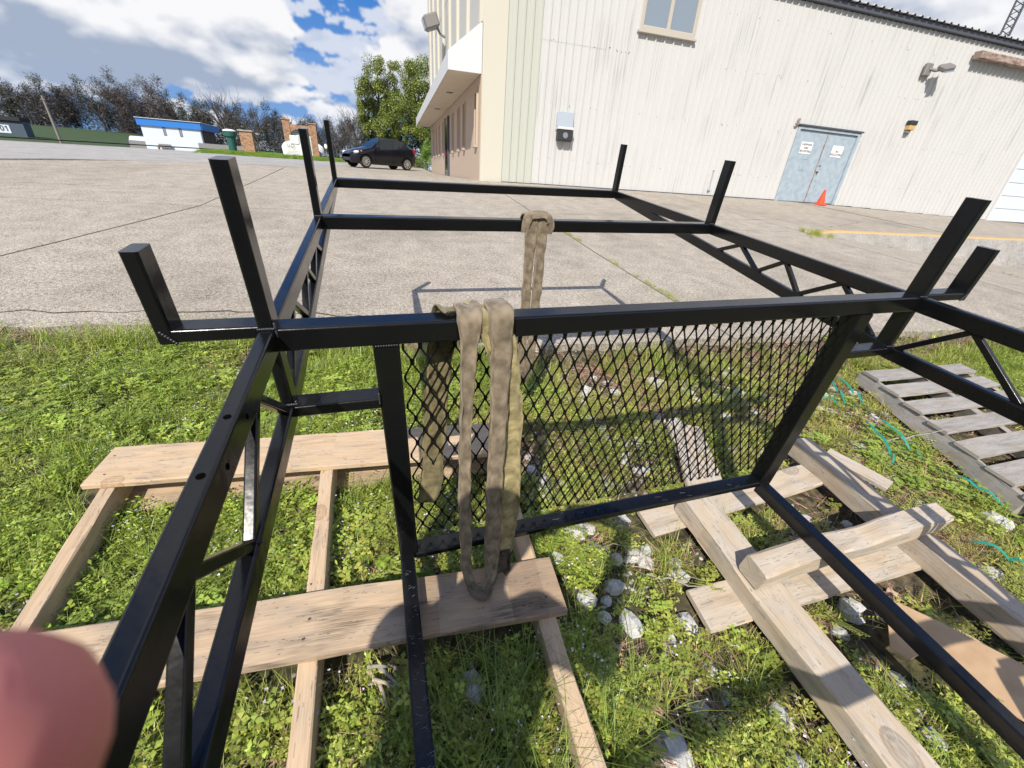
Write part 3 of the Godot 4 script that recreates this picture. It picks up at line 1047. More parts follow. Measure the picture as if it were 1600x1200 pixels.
	for s in [[Vector3(0, 0.12, 0), Vector3(0.30, 0.014, 0.010)], [Vector3(0, -0.20, 0), Vector3(0.30, 0.014, 0.010)], [Vector3(-0.14, -0.04, 0), Vector3(0.014, 0.31, 0.010)], [Vector3(0.14, -0.04, 0), Vector3(0.014, 0.31, 0.010)], [Vector3(0, -0.04, 0), Vector3(0.16, 0.26, 0.006)]]:
		box(st, Transform3D(Basis(), Vector3(-0.60, 1.14, 0.028) + s[0]), s[1], 0.002)
	part("cover_plate", st, M.door_paint, d)
	st = begin()
	box(st, Transform3D(Basis(), Vector3(0.10, 1.12, 0.034)), Vector3(0.09, 0.045, 0.02), 0.004)
	part("lock_plate", st, M.steel, d)
	st = begin()
	rod(st, [Vector3(0.07, 0.92, 0.03), Vector3(0.07, 0.92, 0.08)], [0.03, 0.026], 10)
	part("door_knob", st, M.dark_trim, d)
	for nt in [[-0.70, 1.56, ["SHIPPING", "AND", "RECEIVING"], 0.06], [0.60, 1.55, ["", "NO", "SOLICITING"], 0.05]]:
		st = begin()
		box(st, Transform3D(Basis(), Vector3(nt[0], nt[1], 0.030)), Vector3(0.46, 0.32, 0.006), 0.001)
		var sg := part("notice", st, M.white_plate, d)
		for k in 3:
			if nt[2][k]: letters(nt[2][k], 0.062, M.ink, sg, Transform3D(Basis(), Vector3(nt[0], nt[1] + 0.09 - k * 0.09, 0.035)))
	# conduit stub, bracket, roller door with its rusty hood
	st = begin()
	rod(st, [Vector3(9.55, EYE + 0.02, zw + 0.05), Vector3(9.55, EYE + 0.55, zw + 0.05)], [0.012, 0.012], 8)
	ball(st, Vector3(9.55, EYE + 0.57, zw + 0.05), Vector3.ONE * 0.025, 5, 8)
	box(st, Transform3D(Basis(), Vector3(9.55, EYE + 0.02, zw + 0.05)), Vector3(0.09, 0.06, 0.05), 0.005)
	part("conduit_stub", st, M.galvanised, b)
	st = begin()
	box(st, Transform3D(Basis(), Vector3(12.12, EYE + 2.05, zw + 0.06)), Vector3(0.05, 0.16, 0.07), 0.006)
	box(st, Transform3D(Basis(), Vector3(12.06, EYE + 1.98, zw + 0.08)), Vector3(0.10, 0.04, 0.05), 0.006)
	part("hasp_bracket", st, M.rusty_steel, b)
	var dock := Node3D.new()
	dock.name = "dock_door"
	b.add_child(dock, true)
	for k in 5:
		st = begin()
		box(st, Transform3D(Basis(), Vector3(25.15, EYE - 0.14 + k * 0.46, zw + 0.03)), Vector3(4.5, 0.45, 0.06), 0.012)
		part("door_section", st, M.pale_wall, dock)
	st = begin()
	box(st, Transform3D(Basis(), Vector3(22.9, EYE + 0.8, zw + 0.04)), Vector3(0.08, 2.5, 0.10), 0.008)
	part("door_jamb", st, M.white_trim, dock)
	st = begin()
	tube(st, Vector3(18.06, EYE + 4.34, zw + 0.17), Vector3(27.2, EYE + 4.34, zw + 0.17), 0.22, 0.19, Vector3.UP, 0.02)
	part("door_track", st, M.rusty_steel, b, "rust streaked steel door track high under the eave")
	# ---- the office block on the left: plaster wall, canopy, slit windows, ribs above
	st = begin()
	box(st, Transform3D(Basis(), Vector3(2.56, EYE + 3.9, -20.0)), Vector3(0.60, 8.4, 15.88), 0.01)
	part("office_wall", st, M.cream_wall, b)
	st = begin()
	box(st, Transform3D(Basis(), Vector3(2.25, EYE + 0.95, -19.9)), Vector3(0.02, 2.46, 15.6), 0.004)
	part("lower_wall", st, M.cream_lower, b)
	for k in 8:
		st = begin()
		box(st, Transform3D(Basis(), Vector3(2.235, EYE + 5.6, -12.2 - 2.02 * k - (0.05 if k == 0 else 0.0))), Vector3(0.13, 4.9, 0.26), 0.008)
		part("pilaster", st, M.cream_wall, b)
	for k in 7:
		for r in 2:
			st = begin()
			box(st, Transform3D(Basis(), Vector3(2.265, EYE + 4.2 + 2.5 * r, -13.22 - 2.02 * k)), Vector3(0.03, 2.46, 1.72), 0.006)
			part("wall_panel", st, M.office_panel, b)
	var can := Node3D.new()
	can.name = "canopy"
	b.add_child(can, true)
	var y0 := EYE + 2.19
	st = begin()
	# end faces, vertical fascia, sloping top
	for z in [-12.12, -27.6]:
		var s := 1.0 if z > -20.0 else -1.0
		quad(st, Vector3(1.43, y0, z), Vector3(2.25, y0, z), Vector3(2.25, EYE + 3.2, z), Vector3(1.43, EYE + 2.56, z), Vector3(0, 0, s))
	quad(st, Vector3(1.43, y0, -12.12), Vector3(1.43, y0, -27.6), Vector3(1.43, EYE + 2.56, -27.6), Vector3(1.43, EYE + 2.56, -12.12), Vector3.LEFT)
	quad(st, Vector3(1.43, EYE + 2.56, -12.12), Vector3(1.43, EYE + 2.56, -27.6), Vector3(2.25, EYE + 3.2, -27.6), Vector3(2.25, EYE + 3.2, -12.12), Vector3(-0.6, 0.8, 0))
	part("fascia", st, M.white_trim, can)
	for k in 17:
		st = begin()
		box(st, Transform3D(Basis(), Vector3(1.845, y0 + 0.012 + (k % 2) * 0.001, -12.58 - 0.905 * k)), Vector3(0.80, 0.02, 0.88), 0.006)
		part("soffit_panel", st, M.soffit, can)
	for k in 2:
		st = begin()
		rod(st, [Vector3(1.85, y0 + 0.0, -15.3 - k * 4.1), Vector3(1.85, y0 - 0.012, -15.3 - k * 4.1)], [0.11, 0.10], 14)
		part("downlight", st, M.lamp_grey, can)
	for z in [-12.62, -14.75, -15.95, -17.5, -20.85, -22.5, -24.0, -25.6]:
		var w := Node3D.new()
		w.name = "slit_window"
		b.add_child(w, true)
		w.position = Vector3(2.24, EYE + 1.29, z)
		st = begin()
		for s in [[Vector3(0, 0, 0.15), Vector3(0.10, 1.2, 0.035)], [Vector3(0, 0, -0.15), Vector3(0.10, 1.2, 0.035)], [Vector3(0, 0.59, 0), Vector3(0.098, 0.03, 0.265)]]:
			box(st, Transform3D(Basis(), s[0]), s[1], 0.004)
		part("reveal", st, M.cream_lower, w)
		st = begin()
		box(st, Transform3D(Basis(), Vector3(-0.012, 0, 0)), Vector3(0.01, 1.14, 0.26), 0.001)
		part("pane", st, M.dark_glass, w)
		st = begin()
		box(st, Transform3D(Basis(), Vector3(-0.02, -0.63, 0)), Vector3(0.12, 0.05, 0.34), 0.008)
		part("sill", st, M.cream_lower, w)
	var od := Node3D.new()
	od.name = "office_door"
	b.add_child(od, true)
	st = begin()
	box(st, Transform3D(Basis(), Vector3(2.20, EYE + 0.86, -19.2)), Vector3(0.06, 2.05, 0.92), 0.006)
	part("door_leaf", st, M.dark_glass, od)
	st = begin()
	box(st, Transform3D(Basis(), Vector3(2.20, EYE + 0.88, -18.70)), Vector3(0.09, 2.1, 0.06), 0.006)
	box(st, Transform3D(Basis(), Vector3(2.20, EYE + 0.88, -19.70)), Vector3(0.09, 2.1, 0.06), 0.006)
	part("door_frame", st, M.dark_trim, od)

func make_wall_fittings() -> void:
	var zw := -12.03
	# grey cover box with a black lock box below it
	var t := thing("drop_box", "white hinged cover over a black lock box on the white wall", "drop box", Transform3D(Basis(), Vector3(4.50, EYE + 0.86, zw)))
	var st := begin()
	box(st, Transform3D(Basis(Vector3.RIGHT, -0.10), Vector3(-0.02, 0.56, 0.13)), Vector3(0.46, 0.34, 0.03), 0.01)
	box(st, Transform3D(Basis(), Vector3(-0.02, 0.55, 0.06)), Vector3(0.42, 0.32, 0.11), 0.01)
	part("cover", st, M.galvanised, t)
	st = begin()
	box(st, Transform3D(Basis(), Vector3(0.0, 0.36, 0.10)), Vector3(0.46, 0.06, 0.20), 0.01)
	part("ledge", st, M.white_trim, t)
	st = begin()
	box(st, Transform3D(Basis(), Vector3(0.01, 0.20, 0.09)), Vector3(0.42, 0.25, 0.18), 0.015)
	var bx := part("lock_box", st, M.black_plastic, t)
	st = begin()
	rod(st, [Vector3(0.0, 0.20, 0.18), Vector3(0.0, 0.20, 0.20)], [0.075, 0.07], 16)
	part("lock_plate", st, M.steel, bx)
	# flood lights
	t = thing("wall_flood_light", "weathered grey flood light high on the white wall beside the rusty track", "flood light", Transform3D(Basis(), Vector3(16.45, EYE + 3.78, zw)))
	st = begin()
	box(st, Transform3D(Basis(), Vector3(-0.10, 0.0, 0.06)), Vector3(0.26, 0.34, 0.12), 0.03)
	part("mounting_box", st, M.lamp_grey, t)
	st = begin()
	rod(st, [Vector3(-0.08, 0.02, 0.1), Vector3(0.05, -0.02, 0.2), Vector3(0.12, 0.0, 0.26)], [0.04, 0.045, 0.05], 8)
	part("arm", st, M.lamp_grey, t)
	st = begin()
	box(st, Transform3D(Basis(Vector3(0, 0, 1), 0.22) * Basis(Vector3.RIGHT, 0.5), Vector3(0.26, 0.05, 0.34)), Vector3(0.44, 0.15, 0.28), 0.04)
	var hd := part("lamp_head", st, M.lamp_grey, t)
	st = begin()
	box(st, Transform3D(Basis(Vector3(0, 0, 1), 0.22) * Basis(Vector3.RIGHT, 0.5), Vector3(0.275, -0.025, 0.385)), Vector3(0.36, 0.02, 0.22), 0.008)
	part("lens", st, M.window_glass, hd)
	t = thing("small_wall_light", "small black and amber wall light right of the blue double door", "wall light", Transform3D(Basis(), Vector3(16.66, EYE + 2.13, zw)))
	st = begin()
	box(st, Transform3D(Basis(), Vector3(0.0, 0.27, 0.08)), Vector3(0.28, 0.13, 0.17), 0.015)
	part("cap", st, M.black_plastic, t)
	st = begin()
	box(st, Transform3D(Basis(), Vector3(0.0, 0.14, 0.075)), Vector3(0.25, 0.15, 0.14), 0.015)
	part("lens", st, M.amber, t)
	st = begin()
	box(st, Transform3D(Basis(), Vector3(-0.02, 0.03, 0.05)), Vector3(0.17, 0.10, 0.10), 0.012)
	part("base", st, M.lamp_grey, t)
	t = thing("office_flood_light", "grey flood light on the office wall above the canopy", "flood light", Transform3D(Basis(), Vector3(2.2, EYE + 4.55, -19.4)))
	st = begin()
	rod(st, [Vector3(0, -0.1, 0), Vector3(-0.2, -0.02, 0), Vector3(-0.3, 0.15, 0)], [0.05, 0.04, 0.05], 8)
	part("arm", st, M.lamp_grey, t)
	st = begin()
	box(st, Transform3D(Basis(Vector3(0, 0, 1), 0.35), Vector3(-0.52, 0.28, 0)), Vector3(0.52, 0.42, 0.50), 0.05)
	var oh := part("lamp_head", st, M.lamp_grey, t)
	st = begin()
	box(st, Transform3D(Basis(Vector3(0, 0, 1), 0.35), Vector3(-0.79, 0.185, 0)), Vector3(0.02, 0.34, 0.42), 0.006)
	part("lens", st, M.window_glass, oh)
	# the cone by the door
	t = thing("traffic_cone", "orange traffic cone standing in front of the blue double door", "traffic cone", Transform3D(Basis(Vector3.UP, 0.3).scaled(Vector3.ONE * 0.92), Vector3(13.62, lot_y(13.62, -11.55) + 0.002, -11.55)))
	st = begin()
	box(st, Transform3D(Basis(), Vector3(0, 0.018, 0)), Vector3(0.34, 0.036, 0.34), 0.012)
	part("base", st, M.cone_orange, t)
	st = begin()
	rod(st, [Vector3(0, 0.03, 0), Vector3(0, 0.06, 0), Vector3(0, 0.48, 0), Vector3(0, 0.50, 0)], [0.135, 0.125, 0.03, 0.024], 18)
	part("cone", st, M.cone_orange, t)
# ---------------------------------------------------------------- the rack
# rack axes: X across, Y away from the camera, Z up from the top of its near left corner
func rk(X: float, Y: float, Z: float) -> Vector3:
	return Vector3(X, Z, -Y)

func on_rack(X: float, Y: float, Z: float) -> Vector3:
	return rack_t * rk(X, Y, Z)

func make_rack() -> void:
	var rack := thing("ladder_rack", "black welded steel truck rack with upright stakes and an expanded metal panel, resting on lumber", "truck rack", rack_t)
	var W := 1.836
	var w := 0.026
	var c := 0.051
	var h := 0.047
	var up := Vector3.UP
	var ends := [-1.27, 1.951]
	var m: Material = M.black_paint
	var st: SurfaceTool
	for s in [0, 1]:
		var x: float = w * 0.5 if s == 0 else W - w * 0.5
		st = begin()
		tube(st, rk(x, ends[0], -h * 0.5), rk(x, ends[1] + c, -h * 0.5), w, h, up)
		var rail := part("side_rail", st, m, rack)
		if s == 0:
			for y in [-0.262, -0.3705]:
				st = begin()
				disc(st, rk(x + 0.001, y, 0.0006), Vector3.UP, 0.005)
				part("bolt_hole", st, M.hole, rail)
			for y in [-0.235, -0.335]:
				st = begin()
				disc(st, rk(w + 0.0006, y, -0.022), Vector3.RIGHT, 0.0045)
				part("bolt_hole", st, M.hole, rail)
		# lower chord: level beside the bed, rising to the tip over the cab
		st = begin()
		tube(st, rk(x, ends[0], -0.1925), rk(x, 0.02, -0.1925), w, 0.043, up)
		tube(st, rk(x, 0.0, -0.1925), rk(x, 1.94, -0.0285), w - 0.001, 0.043, up)
		part("lower_chord", st, m, rack)
		var nodes := [[0.877, 0], [0.751, 1], [0.618, 0], [0.4996, 1], [0.390, 0], [0.2445, 1], [0.07, 0]]
		var bed := [[-0.015, 0], [-0.155, 1], [-0.335, 0], [-0.465, 1], [-0.62, 0], [-0.77, 1], [-0.925, 0], [-1.08, 1], [-1.24, 0]]
		for lst in [nodes, bed]:
			for i in lst.size() - 1:
				var P := []
				for k in 2:
					var n = lst[i + k]
					var zl: float = -0.171 + maxf(0.0, n[0]) * 0.0845
					P.append(rk(x, n[0], -h + 0.004 if n[1] else zl - 0.004))
				st = begin()
				tube(st, P[0], P[1], 0.017, 0.017, Vector3.RIGHT, 0.003, false)
				part("web_brace", st, m, rack)
		# corner post that carries on up as the near stake
		st = begin()
		tube(st, rk(x, c * 0.5, -h + 0.002), rk(x, c * 0.5, -0.173), w - 0.002, c - 0.004, Vector3.FORWARD)
		part("corner_post", st, m, rack)
		for y in [c * 0.5, 0.966 + c * 0.5, 1.951 + c * 0.5]:
			st = begin()
			tube(st, rk(x, y, -0.002), rk(x, y, 0.276), w, c, Vector3.FORWARD)
			part("stake", st, m, rack)
		# hook on the outer side of the near corner
		var sg := -1.0 if s == 0 else 1.0
		var xo := 0.0 if s == 0 else W
		var reach := 0.157 if s == 0 else 0.20
		st = begin()
		tube(st, rk(xo, 0.026, -0.006), rk(xo + sg * (reach - 0.001), 0.026, -0.006), c - 0.002, 0.025, up)
		var hook := part("side_hook", st, m, rack)
		st = begin()
		tube(st, rk(xo + sg * (reach - 0.0125), 0.026, -0.0185), rk(xo + sg * (reach - 0.0125), 0.026, 0.142), 0.026, c, Vector3.FORWARD)
		part("hook_upright", st, m, hook)
		st = begin()
		for k in 7: ball(st, rk(xo + sg * (reach - 0.027 + 0.003 * k), 0.0, -0.017 + 0.0036 * k), Vector3(0.0035, 0.003, 0.003), 4, 6)
		part("weld_bead", st, M.weld, hook)
	# cross bars
	for q in [[0.0, 0.051], [0.966, 0.051], [1.951, 0.051], [-1.27, 0.051]]:
		st = begin()
		tube(st, rk(w - 0.002, q[0] + q[1] * 0.5, -0.0245), rk(W - w + 0.002, q[0] + q[1] * 0.5, -0.0245), q[1], 0.049, up, 0.006)
		part("crossbar", st, m, rack)
	# head panel below the near bar
	var zb := -0.76
	for q in [[0.2215, 0.053], [1.6035, 0.057]]:
		st = begin()
		tube(st, rk(q[0], 0.0225, -0.047), rk(q[0] + (0.003 if q[0] < 1.0 else 0.0), 0.0225, zb - 0.022), q[1], 0.047 if q[0] < 1.0 else 0.056, Vector3.FORWARD)
		part("panel_post", st, m, rack)
	st = begin()
	tube(st, rk(0.245, 0.0205, zb - 0.012), rk(1.585, 0.0205, zb - 0.012), 0.052, 0.024, up)
	var bar := part("panel_bottom_bar", st, m, rack)
	for q in [[0.02, 0.197], [1.628, 1.816]]:
		st = begin()
		tube(st, rk(q[0], 0.0195, -0.1895), rk(q[1], 0.0195, -0.1895), 0.05, 0.027, up)
		part("crosspiece", st, m, rack)
	# expanded metal: diamonds 38 by 79 mm
	st = begin()
	var px := 0.039
	var pz := 0.081
	var x0 := 0.2485
	var x1 := 1.58
	for i in 36:
		for k in range(-1, 20):
			var cx := 0.2535 + px * i + (px * 0.5 if k % 2 else 0.0)
			var cz := -0.0775 - pz * 0.5 * k + (0.0 if k % 2 == 0 else 0.0)
			for s in [-1.0, 1.0]:
				var a := Vector2(cx, cz)
				var bq := Vector2(cx + s * px * 0.5, cz - pz * 0.5)
				if minf(a.x, bq.x) < x0 - 0.002 or maxf(a.x, bq.x) > x1 + 0.006 or a.y > -0.02 or bq.y < zb - 0.004: continue
				var f: float = 0.0015 * s
				var p1 := rk(a.x, 0.0445 - f, a.y - 0.007)
				var p2 := rk(bq.x, 0.0445 + f, bq.y + 0.007)
				tube(st, rk(a.x + s * 0.0015, 0.0445, a.y + 0.003), p1 + Vector3(s * 0.0022, 0, 0), 0.0056, 0.0032, Vector3.FORWARD, 0.0008, false)
				tube(st, p1 + Vector3(s * 0.0022, 0, 0), p2 - Vector3(s * 0.0022, 0, 0), 0.0044, 0.0024, Vector3.FORWARD, 0.0006, false)
				tube(st, p2 - Vector3(s * 0.0022, 0, 0), rk(bq.x - s * 0.0015, 0.0445, bq.y - 0.003), 0.0056, 0.0032, Vector3.FORWARD, 0.0008, false)
	part("expanded_mesh", st, m, rack)
	# bed runners and rear legs
	for q in [[0.2185, 0.2155], [1.588, 1.588]]:
		st = begin()
		tube(st, rk(q[0], 0.0, zb - 0.025), rk(q[1], ends[0] + 0.02, zb - 0.025), 0.041, 0.05, up)
		var rn := part("bed_runner", st, m, rack)
		if q[0] < 1.0:
			rng.seed = 12
			st = begin()
			for k in 46:
				var y := rng.randf_range(-0.55, -0.05)
				var xx: float = q[0] + rng.randf_range(-0.014, 0.012)
				var ln := rng.randf_range(0.004, 0.016)
				var an := rng.randf_range(-0.6, 0.6)
				var a := rk(xx, y, zb + 0.0006)
				var bq := rk(xx + ln * cos(an), y + ln * sin(an), zb + 0.0006)
				var sd := (bq - a).cross(Vector3.UP).normalized() * rng.randf_range(0.0003, 0.0008)
				quad(st, a - sd, a + sd, bq + sd, bq - sd, Vector3.UP)
			part("scratch", st, M.scuff, rn).set_meta("kind", "stuff")
		st = begin()
		tube(st, rk(q[1], ends[0] + 0.022, zb - 0.05), rk(q[1], ends[0] + 0.022, -0.21), 0.041, 0.041, Vector3.FORWARD)
		tube(st, rk(q[1], ends[0] + 0.022, -0.192), rk(0.013 if q[1] < 1.0 else W - 0.013, ends[0] + 0.022, -0.192), 0.04, 0.025, up)
		part("rear_leg", st, m, rack)
	rng.seed = 15
	st = begin()
	for k in 24:
		var xx := rng.randf_range(0.5, 1.5) if k % 2 else rng.randf_range(0.5, 0.7)
		var yy := rng.randf_range(-0.002, 0.04)
		var a := rk(xx, yy, zb + 0.0006)
		var bq := a + Vector3(rng.randf_range(0.004, 0.03), 0, rng.randf_range(-0.006, 0.006))
		var sd := (bq - a).cross(Vector3.UP).normalized() * rng.randf_range(0.0003, 0.001)
		quad(st, a - sd, a + sd, bq + sd, bq - sd, Vector3.UP)
	part("scratch", st, M.scuff, bar).set_meta("kind", "stuff")
	# welds that catch the light
	for q in [[0.014, -0.001, 0.002, 1, 0], [0.029, 0.001, -0.002, 0, 1], [0.02, -0.004, -0.169, 1, 0], [0.031, 0.0, -0.178, 0, 1], [1.812, -0.002, 0.002, 1, 0], [1.806, -0.004, -0.169, 1, 0], [0.015, 0.964, 0.001, 1, 0], [1.812, 0.964, 0.001, 1, 0], [0.222, -0.002, -0.0475, 2, 0], [0.224, -0.006, -0.765, 1, 0], [0.1955, -0.004, -0.176, 0, 1], [1.60, -0.004, -0.765, 1, 0], [0.0155, -0.335, -0.172, 1, 0]]:
		st = begin()
		for k in range(-4, 5):
			var o: float = k * 0.0032 * (1.6 if q[3] == 2 else 1.0)
			ball(st, rk(q[0] + (o if q[3] else 0.0), q[1], q[2] + (o if q[4] else 0.0)), Vector3(0.003, 0.0028, 0.0028), 4, 6)
		part("weld_bead", st, M.weld, rack)

# ---------------------------------------------------------------- webbing
# a folded strap swept along points, flat side facing "face"
func ribbon(st: SurfaceTool, pts: Array, widths: Array, th: float, face: Vector3, seed_: int, tone := 1.0, folds := 0.0034) -> void:
	var fn := noise(seed_, 2.2, 3)
	var dense := []
	var wd := []
	for i in pts.size() - 1:
		for k in 14:
			var t := k / 14.0
			var p0: Vector3 = pts[maxi(i - 1, 0)]
			var p3: Vector3 = pts[mini(i + 2, pts.size() - 1)]
			dense.append(pts[i].cubic_interpolate(pts[i + 1], p0, p3, t))
			wd.append(lerpf(widths[i], widths[i + 1], t))
	dense.append(pts[-1])
	wd.append(widths[-1])
	var L := 0.0
	var rings := []
	var n := 10
	for i in dense.size():
		var d: Vector3 = (dense[mini(i + 1, dense.size() - 1)] - dense[maxi(i - 1, 0)]).normalized()
		var side := d.cross(face).normalized() if face.z < 0.9 else (Vector3.RIGHT - d * d.x).normalized()
		var nn := side.cross(d).normalized()
		if i > 0: L += dense[i].distance_to(dense[i - 1])
		var ring := []
		for k in 2 * n:
			var a := TAU * k / (2 * n)
			var u := cos(a)
			var x: float = signf(u) * pow(absf(u), 0.45) * wd[i] * 0.5
			x += fn.get_noise_2d(L * 5.0, 11.0 if u > 0 else 33.0) * wd[i] * 0.10
			var y := sin(a) * th * 0.5 * (1.0 + 0.5 * absf(u))
			y += fn.get_noise_2d(L * 4.0 + 9.0, u * 1.6) * folds * 1.4 + fn.get_noise_2d(L * 7.0 + 40.0, u * 0.9) * folds * 0.5 + fn.get_noise_2d(L * 1.2, u * 3.0 + 70.0) * folds * 1.8
			ring.append([dense[i] + side * x + nn * y, Vector2(L / 0.30, k / 20.0)])
		rings.append(ring)
	st.set_smooth_group(0)
	st.set_color(Color(tone, tone, tone))
	for i in rings.size() - 1:
		for k in 2 * n:
			var m := (k + 1) % (2 * n)
			for v in [rings[i][k], rings[i + 1][m], rings[i + 1][k], rings[i][k], rings[i][m], rings[i + 1][m]]:
				st.set_uv(v[1]); st.add_vertex(v[0])
	for e in [0, rings.size() - 1]:
		for k in range(1, 2 * n - 1):
			for v in [rings[e][0], rings[e][k], rings[e][k + 1]]:
				st.set_uv(v[1]); st.add_vertex(v[0])

func finish(called: String, st: SurfaceTool, m: Material, parent: Node) -> MeshInstance3D:
	st.index()
	st.generate_normals()
	return part(called, st, m, parent)

func hang(a: Vector3, l: float) -> Vector3:      # a point l below a, in rack axes
	return a + Vector3(-0.0163, -0.9942, 0.1059) * l

func make_slings() -> void:
	var F := Vector3(0, 0.1, 1)
	var t := thing("lifting_sling", "brown webbing sling looped over the near crossbar, hanging in two legs before the panel", "lifting sling", rack_t)
	var st := begin()
	var y := 0.0
	ribbon(st, [rk(0.40, 0.075, -0.05), rk(0.398, 0.064, 0.004), rk(0.395, 0.042, 0.015), rk(0.393, 0.006, 0.015), rk(0.391, -0.013, -0.002), rk(0.389, -0.026, -0.078), rk(0.384, -0.036, -0.172), rk(0.379, -0.051, -0.313), rk(0.377, -0.069, -0.476), rk(0.379, -0.086, -0.642), rk(0.381, -0.100, -0.745), rk(0.394, -0.125, -0.792), rk(0.425, -0.15, -0.797)], [0.045, 0.05, 0.054, 0.056, 0.052, 0.036, 0.031, 0.031, 0.034, 0.033, 0.029, 0.026, 0.016], 0.011, F, 21)
	finish("left_leg", st, M.webbing, t)
	st = begin()
	ribbon(st, [rk(0.47, 0.075, -0.05), rk(0.465, 0.064, 0.004), rk(0.462, 0.042, 0.017), rk(0.46, 0.006, 0.017), rk(0.459, -0.015, 0.0), rk(0.461, -0.028, -0.084), rk(0.460, -0.044, -0.233), rk(0.456, -0.064, -0.428), rk(0.457, -0.084, -0.613), rk(0.455, -0.100, -0.74), rk(0.449, -0.122, -0.785), rk(0.418, -0.15, -0.796)], [0.05, 0.055, 0.058, 0.058, 0.056, 0.046, 0.041, 0.043, 0.045, 0.040, 0.030, 0.016], 0.012, F, 22, 1.04)
	finish("right_leg", st, M.webbing, t)
	st = begin()
	ribbon(st, [rk(0.386, -0.122, -0.785), rk(0.400, -0.146, -0.793), rk(0.421, -0.160, -0.795), rk(0.444, -0.14, -0.789)], [0.022, 0.030, 0.034, 0.022], 0.014, Vector3(0, 1, 0.3), 25, 0.6, 0.006)
	finish("worn_bight", st, M.webbing, t)
	t = thing("wear_pad", "wide mustard felt pad hanging over the near crossbar behind the brown sling", "strap", rack_t)
	st = begin()
	ribbon(st, [rk(0.282, 0.033, -0.575), rk(0.298, 0.036, -0.53), rk(0.317, 0.055, -0.352), rk(0.331, 0.071, -0.201), rk(0.345, 0.078, -0.09), rk(0.352, 0.066, -0.03), rk(0.362, 0.056, 0.004), rk(0.375, 0.030, 0.006)], [0.055, 0.062, 0.062, 0.062, 0.064, 0.066, 0.066, 0.066], 0.008, F, 23, 0.55, 0.004)
	finish("rear_strip", st, M.felt, t)
	st = begin()
	ribbon(st, [rk(0.415, 0.066, -0.03), rk(0.42, 0.058, 0.004), rk(0.425, 0.03, 0.008), rk(0.434, -0.004, 0.006), rk(0.452, -0.012, -0.035), rk(0.471, -0.018, -0.085), rk(0.488, -0.024, -0.219), rk(0.497, -0.040, -0.373), rk(0.502, -0.058, -0.552), rk(0.500, -0.072, -0.677), rk(0.492, -0.082, -0.73)], [0.07, 0.07, 0.07, 0.07, 0.07, 0.07, 0.07, 0.066, 0.068, 0.060, 0.045], 0.008, F, 24, 1.0, 0.005)
	finish("front_strip", st, M.felt, t)
	st = begin()
	ribbon(st, [rk(0.492, -0.074, -0.715), rk(0.485, -0.088, -0.77), rk(0.478, -0.09, -0.83)], [0.045, 0.06, 0.035], 0.024, F, 26, 0.35, 0.012)
	finish("dirty_end", st, M.webbing, t)
	t = thing("lifting_sling", "brown webbing lifting sling choked round the second crossbar and hanging straight down", "lifting sling", rack_t)
	for s in [-1.0, 1.0]:
		st = begin()
		var x0: float = 0.886 + s * 0.026
		var top := rk(x0, 0.955, -0.02)
		ribbon(st, [rk(x0 - 0.01, 1.028, -0.055), rk(x0 - 0.006, 1.026, 0.0), rk(x0, 1.0, 0.018), rk(x0, 0.968, 0.016), rk(x0, 0.955, -0.015), hang(top, 0.13), hang(top, 0.33), hang(top, 0.55), hang(top + Vector3(-s * 0.012, 0, 0), 0.70)], [0.05, 0.052, 0.055, 0.055, 0.052, 0.048, 0.047, 0.046, 0.03], 0.009, F, 27 + int(s), 0.98)
		finish("hanging_leg", st, M.webbing, t)
	st = begin()
	ribbon(st, [rk(0.832, 0.956, -0.046), rk(0.836, 0.952, -0.004), rk(0.856, 0.960, 0.022), rk(0.92, 0.960, 0.023), rk(0.944, 0.952, -0.002), rk(0.942, 0.956, -0.05)], [0.035, 0.04, 0.042, 0.042, 0.04, 0.035], 0.009, Vector3(0, 0.9, 0.5), 30, 0.95, 0.004)
	finish("choker_turn", st, M.webbing, t)
	st = begin()
	ribbon(st, [hang(rk(0.905, 0.955, -0.02), 0.69), hang(rk(0.886, 0.955, -0.02), 0.74), hang(rk(0.862, 0.955, -0.02), 0.70)], [0.03, 0.045, 0.03], 0.02, F, 31, 0.5, 0.005)
	finish("loop_end", st, M.webbing, t)

# ---------------------------------------------------------------- lumber
func lumber(parent: Node, base: Vector3, called: String, a: Vector3, b: Vector3, w: float, th: float, m: Material, seed_: int, rough := 0.002, wane := 0.003, skew := 0.0, tone := 1.0, stain := 2.0) -> MeshInstance3D:
	var st := begin()
	board(st, a - base, b - base, w, th, Vector3.UP, seed_, rough, wane, skew, tone, stain)
	var wa := rack_t * a
	var wb := rack_t * b
	footprints.append([Vector2(wa.x, wa.z), Vector2(wb.x, wb.z), w * 0.5])
	return part(called, st, m, parent)

func nails(parent: Node, base: Vector3, pts: Array) -> void:
	for p in pts:
		var st := begin()
		disc(st, p - base + Vector3(0, 0.0012, 0), Vector3.UP, 0.0035, 8)
		part("nail_head", st, M.hole_brown, parent)

